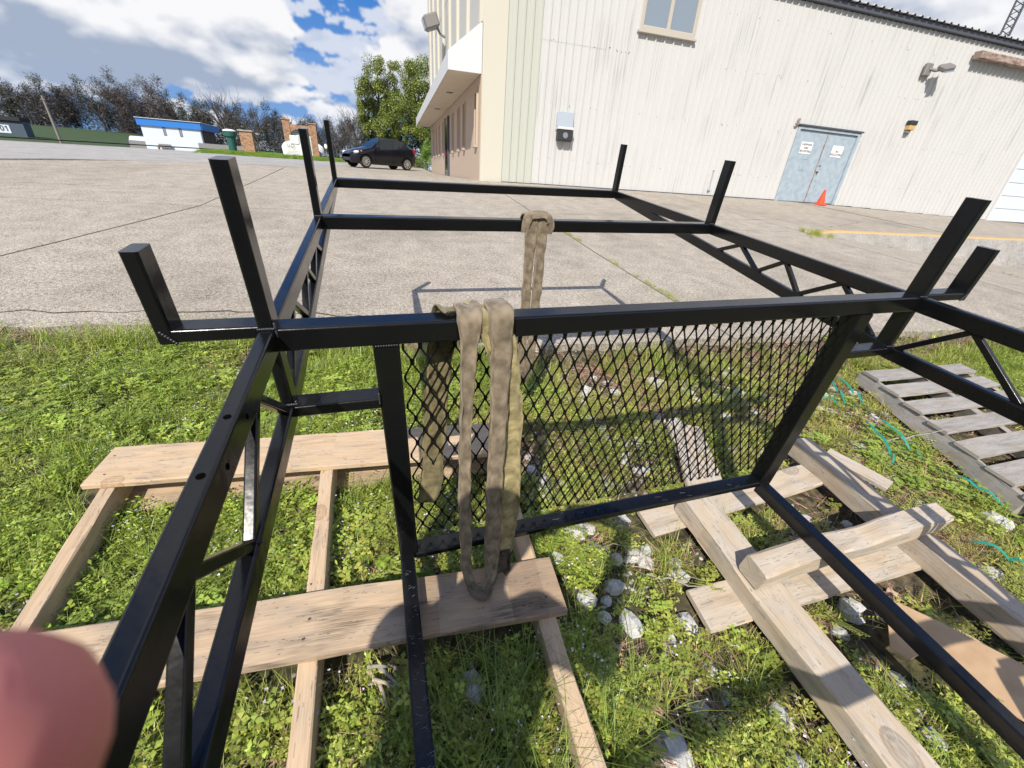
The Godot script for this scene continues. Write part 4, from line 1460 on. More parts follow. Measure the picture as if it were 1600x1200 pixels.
func make_lumber() -> void:
	# the fresh skid under the left runner
	var o := rk(-0.05, 0.2, -0.945)
	var t := thing("wooden_skid", "pale new wooden skid under the left runner, with wide boards over three stringers", "skid", rack_t * Transform3D(Basis(), o))
	var zt := -0.811
	lumber(t, o, "top_board", rk(-0.83, 0.656, zt), rk(0.66, 0.520, zt), 0.198, 0.022, M.fresh_wood, 3, 0.0018, 0.003, 0.02)
	lumber(t, o, "top_board", rk(-0.84, -0.045, zt), rk(0.652, -0.167, zt), 0.172, 0.026, M.stained_wood, 4, 0.0025, 0.003, -0.03, 1.12, 0.74)
	lumber(t, o, "top_board", rk(-0.84, -0.70, zt), rk(0.652, -0.80, zt), 0.172, 0.022, M.fresh_wood, 5)
	lumber(t, o, "stringer", rk(-0.78, 0.74, zt - 0.024), rk(-0.715, -0.92, zt - 0.024), 0.046, 0.088, M.fresh_wood, 6, 0.0015, 0.003, 0.0, 0.92)
	lumber(t, o, "stringer", rk(-0.054, 0.70, zt - 0.024), rk(-0.042, -0.92, zt - 0.024), 0.046, 0.088, M.fresh_wood, 7, 0.0015, 0.003, 0.0, 1.0)
	lumber(t, o, "stringer", rk(0.622, 0.62, zt - 0.024), rk(0.565, -0.92, zt - 0.024), 0.05, 0.088, M.fresh_wood, 8, 0.003, 0.004, 0.0, 1.05)
	lumber(t, o, "bottom_board", rk(-0.82, 0.60, zt - 0.114), rk(0.66, 0.505, zt - 0.114), 0.14, 0.018, M.stained_wood, 9)
	lumber(t, o, "bottom_board", rk(-0.82, -0.74, zt - 0.114), rk(0.62, -0.86, zt - 0.114), 0.14, 0.018, M.stained_wood, 10)
	nails(t, o, [rk(-0.80, 0.70, zt), rk(-0.79, 0.60, zt), rk(-0.075, 0.0, zt), rk(-0.05, -0.10, zt), rk(-0.06, -0.15, zt), rk(-0.05, 0.62, zt), rk(0.60, -0.12, zt), rk(0.60, -0.20, zt)])
	# the weathered timbers under the right runner
	o = rk(1.385, -0.4, -0.99)
	t = thing("grey_timber", "long weathered grey timber running towards the viewer under the short block", "timber", rack_t * Transform3D(Basis(), o), "loose weathered lumber under the right runner")
	lumber(t, o, "beam", rk(1.392, 0.10, -0.9), rk(1.365, -1.1, -0.9), 0.132, 0.088, M.grey_wood, 21, 0.005, 0.006, 0.05, 1.05)
	o = rk(1.81, -0.255, -0.9)
	t = thing("timber_block", "short thick waney block lying across the two timbers beneath the right runner", "timber", rack_t * Transform3D(Basis(), o), "loose weathered lumber under the right runner")
	lumber(t, o, "block", rk(1.325, -0.272, -0.811), rk(2.288, -0.258, -0.811), 0.082, 0.086, M.grey_wood, 22, 0.005, 0.007, 0.06, 1.12)
	o = rk(2.19, -0.3, -0.99)
	t = thing("grey_timber", "grey brown timber with a shaded side, right of the short block", "timber", rack_t * Transform3D(Basis(), o), "loose weathered lumber under the right runner")
	lumber(t, o, "beam", rk(2.215, 0.30, -0.9), rk(2.18, -1.1, -0.9), 0.105, 0.096, M.grey_wood, 23, 0.004, 0.006, 0.0, 0.92)
	for q in [[rk(1.15, -0.285, -0.985), rk(2.21, -0.30, -0.985), 0.142, "pale tan board lying under the short block and the long grey timber", 24, 1.22], [rk(1.17, 0.075, -0.985), rk(2.19, 0.145, -0.985), 0.13, "tan board below the panel's bottom bar, under the far end of the long grey timber", 25, 1.12], [rk(1.74, 0.60, -0.975), rk(1.56, 0.17, -0.985), 0.18, "pale flat board seen through the expanded metal panel", 26, 1.25], [rk(2.33, 0.22, -0.94), rk(2.44, -0.03, -0.95), 0.09, "short brown board end lying against the right grey timber", 27, 0.95]]:
		o = (q[0] + q[1]) * 0.5 - Vector3(0, 0.02, 0)
		t = thing("loose_board", q[3], "board", rack_t * Transform3D(Basis(), o), "loose weathered lumber under the right runner")
		lumber(t, o, "plank", q[0], q[1], q[2], 0.02, M.grey_wood, q[4], 0.003, 0.004, 0.08, q[5])
	# a lath and the cardboard
	o = Vector3(1.87, 0, -0.42)
	t = thing("thin_lath", "thin wooden lath lying in the grass right of the cardboard", "lath", Transform3D(Basis(), Vector3(o.x, soil_y(o.x, o.z), o.z)))
	var st := begin()
	board(st, Vector3(-0.12, 0.035, -0.18), Vector3(0.06, 0.04, 0.24), 0.022, 0.012, Vector3.UP, 33)
	part("lath", st, M.fresh_wood, t)
	make_cardboard()
	# the silvered pallet on the right
	var e0 := Vector3(3.235, EYE - 1.085, -1.90)
	var e1 := Vector3(2.80, EYE - 1.186, -0.74)
	t = thing("weathered_pallet", "silver grey weathered pallet lying in the grass on the right", "pallet", Transform3D(Basis(), Vector3(3.5, EYE - 1.25, -1.3)))
	var po := Vector3(3.5, EYE - 1.25, -1.3)
	var acr := Vector3(1.10, -0.022, -0.045)
	for k in 7:
		var f := (0.085 + 0.2 * k) / 1.25
		var a := e0.lerp(e1, f) + Vector3(0.0, 0.002, 0.0)
		st = begin()
		board(st, a - acr * 0.012 - po, a + acr - po, 0.135 if k != 3 else 0.12, 0.018, Vector3.UP, 50 + k, 0.002, 0.002, 0.37, 0.95 + 0.08 * (k % 3))
		part("deck_board", st, M.silver_wood, t)
	for k in 3:
		var sh := acr * (0.018 + 0.475 * k) + Vector3(0, -0.019, 0)
		st = begin()
		board(st, e0 + sh - po, e1 + sh - po, 0.042, 0.095, Vector3(0.34 if k == 0 else 0.0, 1, 0).normalized(), 60 + k, 0.004, 0.004, 0.0, 1.45)  # tone lightened in place of sunlight on the outer side; first one tilted sunward
		part("stringer", st, M.silver_wood, t)
	footprints.append([Vector2(e0.x, e0.z), Vector2(e1.x, e1.z), 0.02])
	var f2 := func(f: float, g: float) -> Vector2:
		var p := e0.lerp(e1, f) + acr * g
		return Vector2(p.x, p.z)
	for k in 7:
		footprints.append([f2.call((0.085 + 0.2 * k) / 1.25, 0.0), f2.call((0.085 + 0.2 * k) / 1.25, 1.0), 0.055])

func make_cardboard() -> void:
	var t := thing("cardboard_sheet", "torn flat piece of brown cardboard on the grass under the right runner", "cardboard", Transform3D(Basis(), Vector3(1.65, soil_y(1.65, -0.3), -0.3)))
	var out := [Vector2(1.44, -0.405), Vector2(1.475, -0.365), Vector2(1.53, -0.372), Vector2(1.56, -0.30), Vector2(1.62, -0.17), Vector2(1.80, 0.05), Vector2(2.02, -0.04), Vector2(1.80, -0.262), Vector2(1.705, -0.43), Vector2(1.625, -0.515), Vector2(1.55, -0.50)]
	var poly := PackedVector2Array(out)
	var tris := Geometry2D.triangulate_polygon(poly)
	var base := t.position
	var P := func(v: Vector2, lift: float) -> Vector3:
		return Vector3(v.x, EYE - 1.262 - (v.y + 0.3) * 0.10 + (v.x - 1.6) * 0.05 + lift + 0.012 * sin((v.x + v.y) * 9.0), v.y) - base
	var st := begin()
	for i in range(0, tris.size(), 3):
		for lift in [0.0, -0.004]:
			tri(st, P.call(poly[tris[i]], lift), P.call(poly[tris[i + 1]], lift), P.call(poly[tris[i + 2]], lift), Vector3.UP if lift == 0.0 else Vector3.DOWN, poly[tris[i]] * 2.0, poly[tris[i + 1]] * 2.0, poly[tris[i + 2]] * 2.0)
	for i in poly.size():
		var a := poly[i]
		var b := poly[(i + 1) % poly.size()]
		var n := Vector3((b - a).y, 0, -(b - a).x).normalized()
		quad(st, P.call(a, 0.0), P.call(b, 0.0), P.call(b, -0.004), P.call(a, -0.004), n)
	part("sheet", st, M.cardboard, t)
	footprints.append([Vector2(1.52, -0.44), Vector2(1.85, -0.10), 0.09])

# ---------------------------------------------------------------- small things on the ground
func rock(called: String, label: String, x: float, z: float, r: float, seed_: int, group: String) -> void:
	var st := begin()
	var fn := noise(seed_, 0.9, 3)
	var rows := 6
	var cols := 9
	var g := []
	var rr := RandomNumberGenerator.new()
	rr.seed = seed_
	var sc := Vector3(rr.randf_range(0.8, 1.35), rr.randf_range(0.42, 0.7), rr.randf_range(0.75, 1.15))
	for i in rows + 1:
		for k in cols:
			var d := Vector3(sin(PI * i / rows) * cos(TAU * k / cols), cos(PI * i / rows), sin(PI * i / rows) * sin(TAU * k / cols))
			var l := 1.0 + fn.get_noise_3dv(d * 1.3) * 0.55
			l = snappedf(l, 0.16) * 0.75 + l * 0.25
			g.append(d * l * sc * r)
	for i in rows:
		for k in cols:
			var m := (k + 1) % cols
			var q := [g[i * cols + k], g[(i + 1) * cols + k], g[(i + 1) * cols + m], g[i * cols + m]]
			for tr in [[0, 1, 2], [0, 2, 3]]:
				var n: Vector3 = (q[tr[1]] - q[tr[0]]).cross(q[tr[2]] - q[tr[0]])
				if n.length() < 1e-12: continue
				n = n.normalized()
				if n.dot(q[tr[0]] + q[tr[2]]) < 0: n = -n
				tri(st, q[tr[0]], q[tr[1]], q[tr[2]], n)
	var o := MeshInstance3D.new()
	o.name = numbered(called)
	o.mesh = st.commit()
	o.material_override = M.limestone
	add_child(o, true)
	o.transform = Transform3D(Basis(Vector3.UP, rr.randf() * TAU), Vector3(x, soil_y(x, z) + r * 0.28, z))
	var rc := int(ceil(r * 0.9 / 0.02))
	for i in range(-rc, rc + 1):
		for k in range(-rc, rc + 1):
			if i * i + k * k <= rc * rc: rock_cells[Vector2i(int(floor(x / 0.02)) + i, int(floor(z / 0.02)) + k)] = true
	tag(o, label, "rock", group)

func rock_label(x: float, z: float) -> String:
	if x < 0.0: return "small pale rock in the weeds left of the lifting sling"
	if x >= 2.1: return "small white rock between the right grey timber and the weathered pallet"
	if z < -0.95: return "small white rock in the grass seen through the expanded metal panel"
	if x < 1.15: return "small white rock between the new skid and the long grey timber"
	return "small white rock lying between the two grey timbers"

func make_rocks() -> void:
	var G := "white limestone rocks among the weeds"
	rock("limestone_rock", "largest white rock at the lower edge, split by dark lines", 0.617, -0.352, 0.05, 1, G)
	rock("limestone_rock", "white rock above the largest one, near the pale stringer", 0.75, -0.43, 0.028, 2, G)
	rock("limestone_rock", "white rock touching the left end of the pale tan board", 0.876, -0.65, 0.036, 3, G)
	rock("limestone_rock", "bright white rock in the grass right of the stained board's end", 0.66, -0.67, 0.036, 4, G)
	rock("limestone_rock", "grey rock beside the end of the stained top board", 0.665, -0.80, 0.034, 5, G)
	rock("limestone_rock", "shaded pale rock in the grass below the sling", 0.125, -0.585, 0.034, 6, G)
	rock("limestone_rock", "white rock below the knot hole of the weathered pallet", 2.66, -0.75, 0.055, 7, G)
	rock("limestone_rock", "white rock at the edge of the cardboard, right of the long grey timber", 1.50, -0.56, 0.045, 8, G)
	rng.seed = 90
	var put := 0
	while put < 230:
		var x := rng.randf_range(0.4, 3.4)
		var z := rng.randf_range(-2.3, 0.2)
		var want := 0.9 if x > 1.0 and x < 2.9 and z < -0.9 else (0.85 if x > 0.55 and x < 2.2 else 0.35)
		if n_mid.get_noise_2d(x * 3.0, z * 3.0) < 0.1 - want * 0.3 or rng.randf() > want: continue
		if blocked(x, z, 0.01): continue
		put += 1
		rock("limestone_rock", rock_label(x, z), x, z, rng.randf_range(0.014, 0.034) * (1.45 if put % 7 == 0 else 1.0), 100 + put, G)
	rng.seed = 91
	for i in 14:
		var x := rng.randf_range(-2.0, -0.6)
		var z := rng.randf_range(-2.6, -0.8)
		if blocked(x, z, 0.02): continue
		rock("limestone_rock", rock_label(x, z), x, z, rng.randf_range(0.01, 0.022), 300 + i, G)

func make_debris() -> void:
	# strips of green plastic strapping
	for q in [["long green plastic strapping strip running towards the weathered pallet's near corner", [Vector2(2.95, -1.95), Vector2(2.80, -1.72), Vector2(2.73, -1.55), Vector2(2.74, -1.34), Vector2(2.72, -1.17), Vector2(2.70, -1.03), Vector2(2.69, -0.86), Vector2(2.72, -0.74)]],
			["green plastic strapping strip curving just left of the long one", [Vector2(2.62, -1.80), Vector2(2.64, -1.66), Vector2(2.68, -1.52), Vector2(2.60, -1.32), Vector2(2.52, -1.16), Vector2(2.44, -1.10)]],
			["green plastic strapping strip nearest the grey pallet's stringer", [Vector2(3.00, -1.92), Vector2(2.93, -1.70), Vector2(2.86, -1.55), Vector2(2.84, -1.42)]],
			["short piece of green strapping at the right picture edge", [Vector2(2.28, -0.66), Vector2(2.36, -0.55), Vector2(2.46, -0.44)]]]:
		var st := begin()
		var pts: Array = q[1]
		var dense := []
		for i in pts.size() - 1:
			for k in 8:
				var p: Vector2 = pts[i].cubic_interpolate(pts[i + 1], pts[maxi(i - 1, 0)], pts[mini(i + 2, pts.size() - 1)], k / 8.0)
				dense.append(Vector3(p.x, soil_y(p.x, p.y) + 0.075 + 0.022 * sin(i * 2.3 + k * 0.5) + n_mid.get_noise_2d(p.x * 20.0, p.y * 20.0) * 0.01, p.y))
		for i in dense.size() - 1:
			var d: Vector3 = (dense[i + 1] - dense[i]).normalized()
			var s0 := d.cross(Vector3.UP.rotated(d, 0.6 * sin(i * 0.3))).normalized() * 0.0055
			var s1 := d.cross(Vector3.UP.rotated(d, 0.6 * sin(i * 0.3 + 0.3))).normalized() * 0.0055
			quad(st, dense[i] - s0, dense[i] + s0, dense[i + 1] + s1, dense[i + 1] - s1, s0.cross(d).normalized() * signf(s0.cross(d).y), Rect2(0, 0, 1, 1))
			quad(st, dense[i] - s0 - Vector3(0, 0.001, 0), dense[i] + s0 - Vector3(0, 0.001, 0), dense[i + 1] + s1 - Vector3(0, 0.001, 0), dense[i + 1] - s1 - Vector3(0, 0.001, 0), Vector3.DOWN)
		var o := part(numbered("plastic_strap"), st, M.green_strapping, self)
		tag(o, q[0], "plastic strap", "green plastic strapping in the grass")
	# dead stalks and a root
	rng.seed = 33
	for q in [["dry grey stalk standing in the grass below the panel's bottom bar", Vector3(0.66, 0.02, -0.98), Vector3(0.63, 0.16, -0.82), "dead_stalk", 0.004], ["pale dry stick lying between the fresh skid and the tan boards", Vector3(0.82, 0.03, -0.83), Vector3(0.98, 0.05, -0.72), "dead_stick", 0.004], ["dry twig leaning on the weathered pallet's stringer", Vector3(2.62, 0.03, -1.30), Vector3(2.98, 0.15, -1.22), "dead_twig", 0.005]]:
		var st := begin()
		var a: Vector3 = q[1] + Vector3(0, soil_y(q[1].x, q[1].z), 0)
		var b: Vector3 = q[2] + Vector3(0, soil_y(q[2].x, q[2].z), 0)
		var pts := []
		var rad := []
		for k in 8:
			pts.append(a.lerp(b, k / 7.0) + Vector3(rng.randf_range(-1, 1), rng.randf_range(-0.5, 0.8), rng.randf_range(-1, 1)) * 0.012)
			rad.append(q[4] * (1.0 - 0.09 * k))
		rod(st, pts, rad, 6)
		rod(st, [pts[4], pts[4] + Vector3(0.02, 0.05, 0.03), pts[4] + Vector3(0.05, 0.07, 0.07)], [q[4] * 0.6, q[4] * 0.4, q[4] * 0.2], 5)
		tag(part(numbered(q[3]), st, M.silver_wood, self), q[0], "twig")
	var rt := thing("splintered_root", "splintered dry root in the shaded grass below the stained board", "root", Transform3D(Basis(), Vector3(-0.10, soil_y(-0.10, -0.64), -0.64)))
	for k in 9:
		var st := begin()
		var a := Vector3(rng.randf_range(-0.05, 0.02), rng.randf_range(0.01, 0.05), rng.randf_range(-0.06, 0.0))
		var d := Vector3(rng.randf_range(0.02, 0.07), rng.randf_range(-0.01, 0.035), rng.randf_range(0.02, 0.09))
		rod(st, [a, a + d * 0.5 + Vector3(0, 0.008, 0), a + d], [0.006, 0.005, 0.0015], 5)
		part("splinter", st, M.silver_wood if k % 2 else M.grey_wood, rt)
# ---------------------------------------------------------------- weeds
func blocked(x: float, z: float, extra: float) -> bool:
	var p := Vector2(x, z)
	for f in footprints:
		var q := Geometry2D.get_closest_point_to_segment(p, f[0], f[1])
		if p.distance_to(q) < f[2] + extra: return true
	return false

# one triangle wound so that its front agrees with n
func face3(st: SurfaceTool, a: Vector3, b: Vector3, d: Vector3, n: Vector3, c: Color) -> void:
	var g := (b - a).cross(d - a)
	var flip := g.dot(n) > 0.0
	g = g.normalized() * (1.0 if flip else -1.0)
	n = n.lerp(g, 0.72).normalized()
	for v in ([a, d, b] if flip else [a, b, d]):
		st.set_normal(n); st.set_color(c); st.add_vertex(v)

func leaf(st: SurfaceTool, base: Vector3, dir: Vector3, l: float, w: float, up: Vector3, c: Color, bend := 0.25) -> void:
	var side := dir.cross(up).normalized() * w * 0.5
	var m := base + dir * l * 0.5 + up * l * bend * 0.3
	var e := base + dir * l - up * l * bend * 0.2
	var n := up
	face3(st, base, m + side, m - side, n, c)
	face3(st, m - side, m + side, e, n, c)

func blade(st: SurfaceTool, base: Vector3, az: float, l: float, w: float, lean: float, c: Color) -> void:
	var out := Vector3(cos(az), 0, sin(az))
	var side := Vector3(-sin(az), 0, cos(az)) * w * 0.5
	var pts := []
	for k in 4:
		var t := k / 3.0
		pts.append(base + out * l * lean * t * t + Vector3.UP * l * (t - 0.35 * lean * t * t))
	for k in 3:
		var s0 := side * (1.0 - k / 3.2)
		var s1 := side * (1.0 - (k + 1) / 3.2)
		var n := (out * -0.5 + Vector3.UP).normalized()
		face3(st, pts[k] - s0, pts[k + 1] - s1, pts[k + 1] + s1, n, c)
		face3(st, pts[k] - s0, pts[k + 1] + s1, pts[k] + s0, n, c)

func green(lo := 0.7, hi := 1.25, yel := 0.0) -> Color:
	var t := rng.randf_range(lo, hi)
	var y := rng.randf() * yel
	return Color((0.245 + 0.13 * y) * t, (0.355 + 0.03 * y) * t, 0.055 * t)

func clump(kind: String, seed_: int) -> ArrayMesh:
	rng.seed = seed_
	var st := begin()
	match kind:
		"grass":
			for i in 26:
				var b := Vector3(rng.randfn(0, 0.016), 0, rng.randfn(0, 0.016))
				blade(st, b, rng.randf() * TAU, rng.randf_range(0.035, 0.09), rng.randf_range(0.0016, 0.0032), rng.randf_range(0.2, 0.9), green(0.7, 1.2, 0.6))
		"tall":
			for i in 22:
				var b := Vector3(rng.randfn(0, 0.02), 0, rng.randfn(0, 0.02))
				blade(st, b, rng.randf() * TAU, rng.randf_range(0.12, 0.30), rng.randf_range(0.0025, 0.0045), rng.randf_range(0.3, 1.0), green(0.55, 0.95, 0.2))
		"chickweed":
			for i in 9:
				var az := rng.randf() * TAU
				var top := Vector3(cos(az), 0, sin(az)) * rng.randf_range(0.01, 0.045) + Vector3.UP * rng.randf_range(0.015, 0.06)
				var c := green(0.75, 1.3, 0.7)
				for k in 9:
					var t := 0.25 + 0.75 * k / 8.0
					var a2 := rng.randf() * TAU
					var d := Vector3(cos(a2), rng.randf_range(0.0, 0.7), sin(a2)).normalized()
					leaf(st, top * t, d, rng.randf_range(0.007, 0.016), rng.randf_range(0.0035, 0.007), Vector3(rng.randfn(0, 0.4), 1, rng.randfn(0, 0.4)).normalized(), c * rng.randf_range(0.85, 1.15))
		"flower":
			for i in 6:
				var p := Vector3(rng.randfn(0, 0.03), rng.randf_range(0.04, 0.075), rng.randfn(0, 0.03))
				blade(st, Vector3(p.x, 0, p.z), rng.randf() * TAU, p.y, 0.0012, 0.1, green(0.6, 0.9))
				for k in 4:
					var a2 := TAU * k / 4 + rng.randf()
					leaf(st, p, Vector3(cos(a2), 0.4, sin(a2)).normalized(), 0.0035, 0.0026, Vector3.UP, Color(0.62, 0.64, 0.62))
		"broad":
			for i in 11:
				var az := TAU * i / 11.0 + rng.randfn(0, 0.25)
				var l := rng.randf_range(0.06, 0.15)
				var w := l * rng.randf_range(0.09, 0.16)
				var out := Vector3(cos(az), 0, sin(az))
				var side := Vector3(-sin(az), 0, cos(az))
				var c := green(0.75, 1.2, 0.3)
				var rise := rng.randf_range(0.25, 0.9)
				var prev := []
				for k in 7:
					var t := k / 6.0
					var ww := w * sin(PI * clampf(0.10 + 0.86 * t, 0, 1)) * (0.5 + 0.6 * t)
					var p := out * l * t + Vector3.UP * l * rise * (t - 0.75 * t * t)
					var row := [p - side * ww + Vector3.UP * ww * 0.25, p, p + side * ww + Vector3.UP * ww * 0.25]
					if k:
						for s in 2:
							face3(st, prev[s], row[s], row[s + 1], Vector3.UP, c)
							face3(st, prev[s], row[s + 1], prev[s + 1], Vector3.UP, c)
					prev = row
		"clover":
			for i in 14:
				var p := Vector3(rng.randfn(0, 0.025), rng.randf_range(0.015, 0.05), rng.randfn(0, 0.025))
				var c := green(0.8, 1.25, 0.5)
				for k in 3:
					var a2 := TAU * k / 3 + rng.randf() * 0.4
					leaf(st, p, Vector3(cos(a2), 0.15, sin(a2)).normalized(), rng.randf_range(0.010, 0.017), 0.011, Vector3.UP, c)
		"fern":
			for i in 7:
				var az := rng.randf() * TAU
				var out := Vector3(cos(az), rng.randf_range(0.3, 1.0), sin(az)).normalized()
				var side := out.cross(Vector3.UP).normalized()
				var l := rng.randf_range(0.06, 0.13)
				var c := green(0.65, 1.05, 0.2)
				for k in 11:
					var p := out * l * (0.15 + 0.85 * k / 10.0)
					for s in [-1.0, 1.0]:
						leaf(st, p, (side * s + out * 0.6).normalized(), 0.016 * (1.0 - 0.05 * k), 0.0045, Vector3.UP, c)
		"straw":
			for i in 16:
				var az := rng.randf() * TAU
				var c := Color(0.40, 0.30, 0.16) * rng.randf_range(0.55, 1.2)
				var b := Vector3(rng.randfn(0, 0.03), rng.randf_range(0.004, 0.02), rng.randfn(0, 0.03))
				var e := b + Vector3(cos(az), rng.randf_range(-0.1, 0.25), sin(az)) * rng.randf_range(0.03, 0.12)
				var sd := Vector3(-sin(az), 0.3, cos(az)) * rng.randf_range(0.0008, 0.0018)
				face3(st, b - sd, e, b + sd, Vector3.UP, c)
		"pebble":
			for i in 5:
				var p := Vector3(rng.randfn(0, 0.03), 0.002, rng.randfn(0, 0.03))
				ball(st, p, Vector3(rng.randf_range(0.004, 0.011), rng.randf_range(0.003, 0.006), rng.randf_range(0.004, 0.010)), 4, 6)
	return st.commit()

func scatter(called: String, mesh: Mesh, m: Material, places: Array, label: String, category: String) -> void:
	if places.is_empty(): return
	var mm := MultiMesh.new()
	mm.transform_format = MultiMesh.TRANSFORM_3D
	mm.use_colors = true
	mm.mesh = mesh
	mm.instance_count = places.size()
	for i in places.size():
		mm.set_instance_transform(i, places[i][0])
		mm.set_instance_color(i, places[i][1])
	var o := MultiMeshInstance3D.new()
	o.name = numbered(called)
	o.multimesh = mm
	o.material_override = m
	add_child(o, true)
	tag(o, label, category, "", "stuff")

func make_weeds() -> void:
	var kinds := ["grass", "chickweed", "flower", "broad", "clover", "fern", "straw", "tall", "pebble"]
	var put := {}
	for k in kinds:
		put[k] = [[], [], []]
	rng.seed = 2024
	var shapes := {}
	for k in kinds:
		shapes[k] = []
		for i in (3 if k not in ["flower", "pebble", "tall"] else 2): shapes[k].append(clump(k, 700 + i * 13 + kinds.find(k) * 100))
	rng.seed = 2025
	# x, z region sampled evenly; how lush it is comes from slow noise
	for i in 68000:
		var x := rng.randf_range(-3.4, 7.0)
		var z := rng.randf_range(-3.05, 0.55)
		if z > 0.1 and (x < -0.5 or x > 2.5) and i % 3: continue
		var e := lot_edge(x)
		if z < e + 0.015: continue
		var near_edge := smoothstep(e + 0.42, e + 0.06, z)
		var dry := clampf(0.30 + n_mid.get_noise_2d(x * 1.5 + 20.0, z * 1.5) * 0.9 + (0.52 * smoothstep(0.6, 1.8, x) * smoothstep(4.5, 3.2, x)) - 0.25 * smoothstep(0.4, -0.6, x), 0.0, 1.0)
		var bare := n_mid.get_noise_2d(x * 2.6 + 300.0, z * 2.6)
		if rng.randf() < near_edge * (0.55 if x < -0.2 else 0.60): continue
		if rng.randf() < dry * 0.5: continue
		if bare > 0.32 and rng.randf() < 0.75: continue
		var r := rng.randf()
		var patch := n_mid.get_noise_2d(x * 1.1 + 500.0, z * 1.1)
		var kind := "grass"
		if rng.randf() < dry * 0.48 + near_edge * 0.5: kind = "straw"
		elif r < 0.44 + patch * 0.5: kind = "chickweed"
		elif r < 0.52 + patch * 0.3: kind = "clover"
		elif r < 0.545: kind = "fern"
		elif r < 0.553: kind = "broad"
		elif r < 0.60 and x < 1.2: kind = "flower"
		if rock_cells.has(Vector2i(int(floor(x / 0.02)), int(floor(z / 0.02)))): continue
		if blocked(x, z, 0.035 if kind in ["broad", "fern"] else 0.012): continue
		var s := rng.randf_range(0.75, 1.5)
		if kind == "broad": s = minf(s, 0.75)
		if kind == "grass" and near_edge > 0.2: s *= 1.6
		if near_edge > 0.3 and kind == "chickweed": kind = "grass"
		var t := rng.randf_range(0.6, 1.4)
		var dryt := clampf(dry * 0.7 + rng.randf_range(-0.2, 0.2), 0, 0.6)
		var c := Color(t * (1.0 + 0.5 * dryt), t, t * (1.0 + 0.8 * dryt))
		var B := Basis(Vector3.UP, rng.randf() * TAU).rotated(Vector3(rng.randfn(0, 1), 0, rng.randfn(0, 1)).normalized(), rng.randf() * 0.25)
		put[kind][rng.randi() % shapes[kind].size()].append([Transform3D(B.scaled(Vector3.ONE * s), Vector3(x, soil_y(x, z) - 0.004, z)), c])
	# patches of their own: the rosettes by the left rail, tall grass under the runner, the weeds at the pallet
	rng.seed = 2026
	for q in [[-0.62, -2.05, 0.20, 46, "broad", 1.1], [-0.85, -2.2, 0.15, 22, "broad", 0.9], [-0.98, -1.25, 0.18, 30, "broad", 0.75], [-0.80, -0.95, 0.13, 20, "broad", 0.75], [0.05, -1.05, 0.16, 26, "broad", 0.9], [2.95, -0.65, 0.16, 26, "broad", 1.2], [-0.25, -1.0, 0.14, 14, "broad", 0.9],
			[0.25, -0.45, 0.13, 30, "tall", 0.9], [0.42, -0.50, 0.10, 14, "tall", 0.75], [-0.45, -0.75, 0.14, 26, "fern", 1.2], [-0.42, -1.1, 0.16, 60, "chickweed", 1.4], [2.75, -1.05, 0.22, 80, "clover", 1.4], [3.6, -1.2, 0.5, 120, "clover", 1.2], [0.20, -0.62, 0.22, 26, "fern", 0.9], [0.30, -0.70, 0.30, 40, "flower", 1.0]]:
		for i in q[3]:
			var x: float = q[0] + rng.randfn(0, q[2])
			var z: float = q[1] + rng.randfn(0, q[2])
			if blocked(x, z, 0.03): continue
			var t := rng.randf_range(0.8, 1.2)
			put[q[4]][rng.randi() % shapes[q[4]].size()].append([Transform3D(Basis(Vector3.UP, rng.randf() * TAU).scaled(Vector3.ONE * q[5] * rng.randf_range(0.7, 1.2)), Vector3(x, soil_y(x, z) - 0.004, z)), Color(t, t, t)])
	for i in 420:      # taller tufts stand out of the low cover
		var x := rng.randf_range(-2.6, 3.6)
		var z := rng.randf_range(-2.75, 0.0)
		if z < lot_edge(x) + 0.05 or blocked(x, z, 0.03): continue
		var t := rng.randf_range(1.1, 1.7)
		put["tall"][rng.randi() % 2].append([Transform3D(Basis(Vector3.UP, rng.randf() * TAU).scaled(Vector3(0.7, rng.randf_range(0.35, 0.75), 0.7)), Vector3(x, soil_y(x, z) - 0.004, z)), Color(t * 1.1, t, t)])
	# open gravel and chips
	for i in 3200:
		var x := rng.randf_range(-2.2, 4.0)
		var z := rng.randf_range(-2.6, 0.4)
		if rng.randf() > (0.9 if x > 0.7 else 0.25): continue
		if blocked(x, z, 0.02): continue
		var t := rng.randf_range(0.18, 0.52)
		put["pebble"][rng.randi() % 2].append([Transform3D(Basis(Vector3.UP, rng.randf() * TAU), Vector3(x, soil_y(x, z), z)), Color(t, t * 0.98, t * 0.94)])
	# weeds in the joints, on the lot edge and along the kerb; the verge far off
	for q in [[Vector2(2.56, -2.7), Vector2(2.43, -6.6), 260, 0.022, 0.62], [Vector2(-3.3, -3.2), Vector2(-2.6, -6.8), 26, 0.012, 0.25], [Vector2(-8.0, -6.95), Vector2(2.2, -6.86), 40, 0.012, 0.22], [Vector2(2.6, -6.82), Vector2(8.0, -6.8), 40, 0.016, 0.35], [Vector2(7.9, -6.6), Vector2(8.3, -6.75), 60, 0.14, 1.6], [Vector2(8.3, -6.6), Vector2(13.0, -6.62), 60, 0.05, 0.7], [Vector2(9.2, -7.0), Vector2(13.5, -7.0), 120, 0.06, 1.1], [Vector2(10.0, -5.3), Vector2(11.5, -5.2), 30, 0.10, 0.7]]:
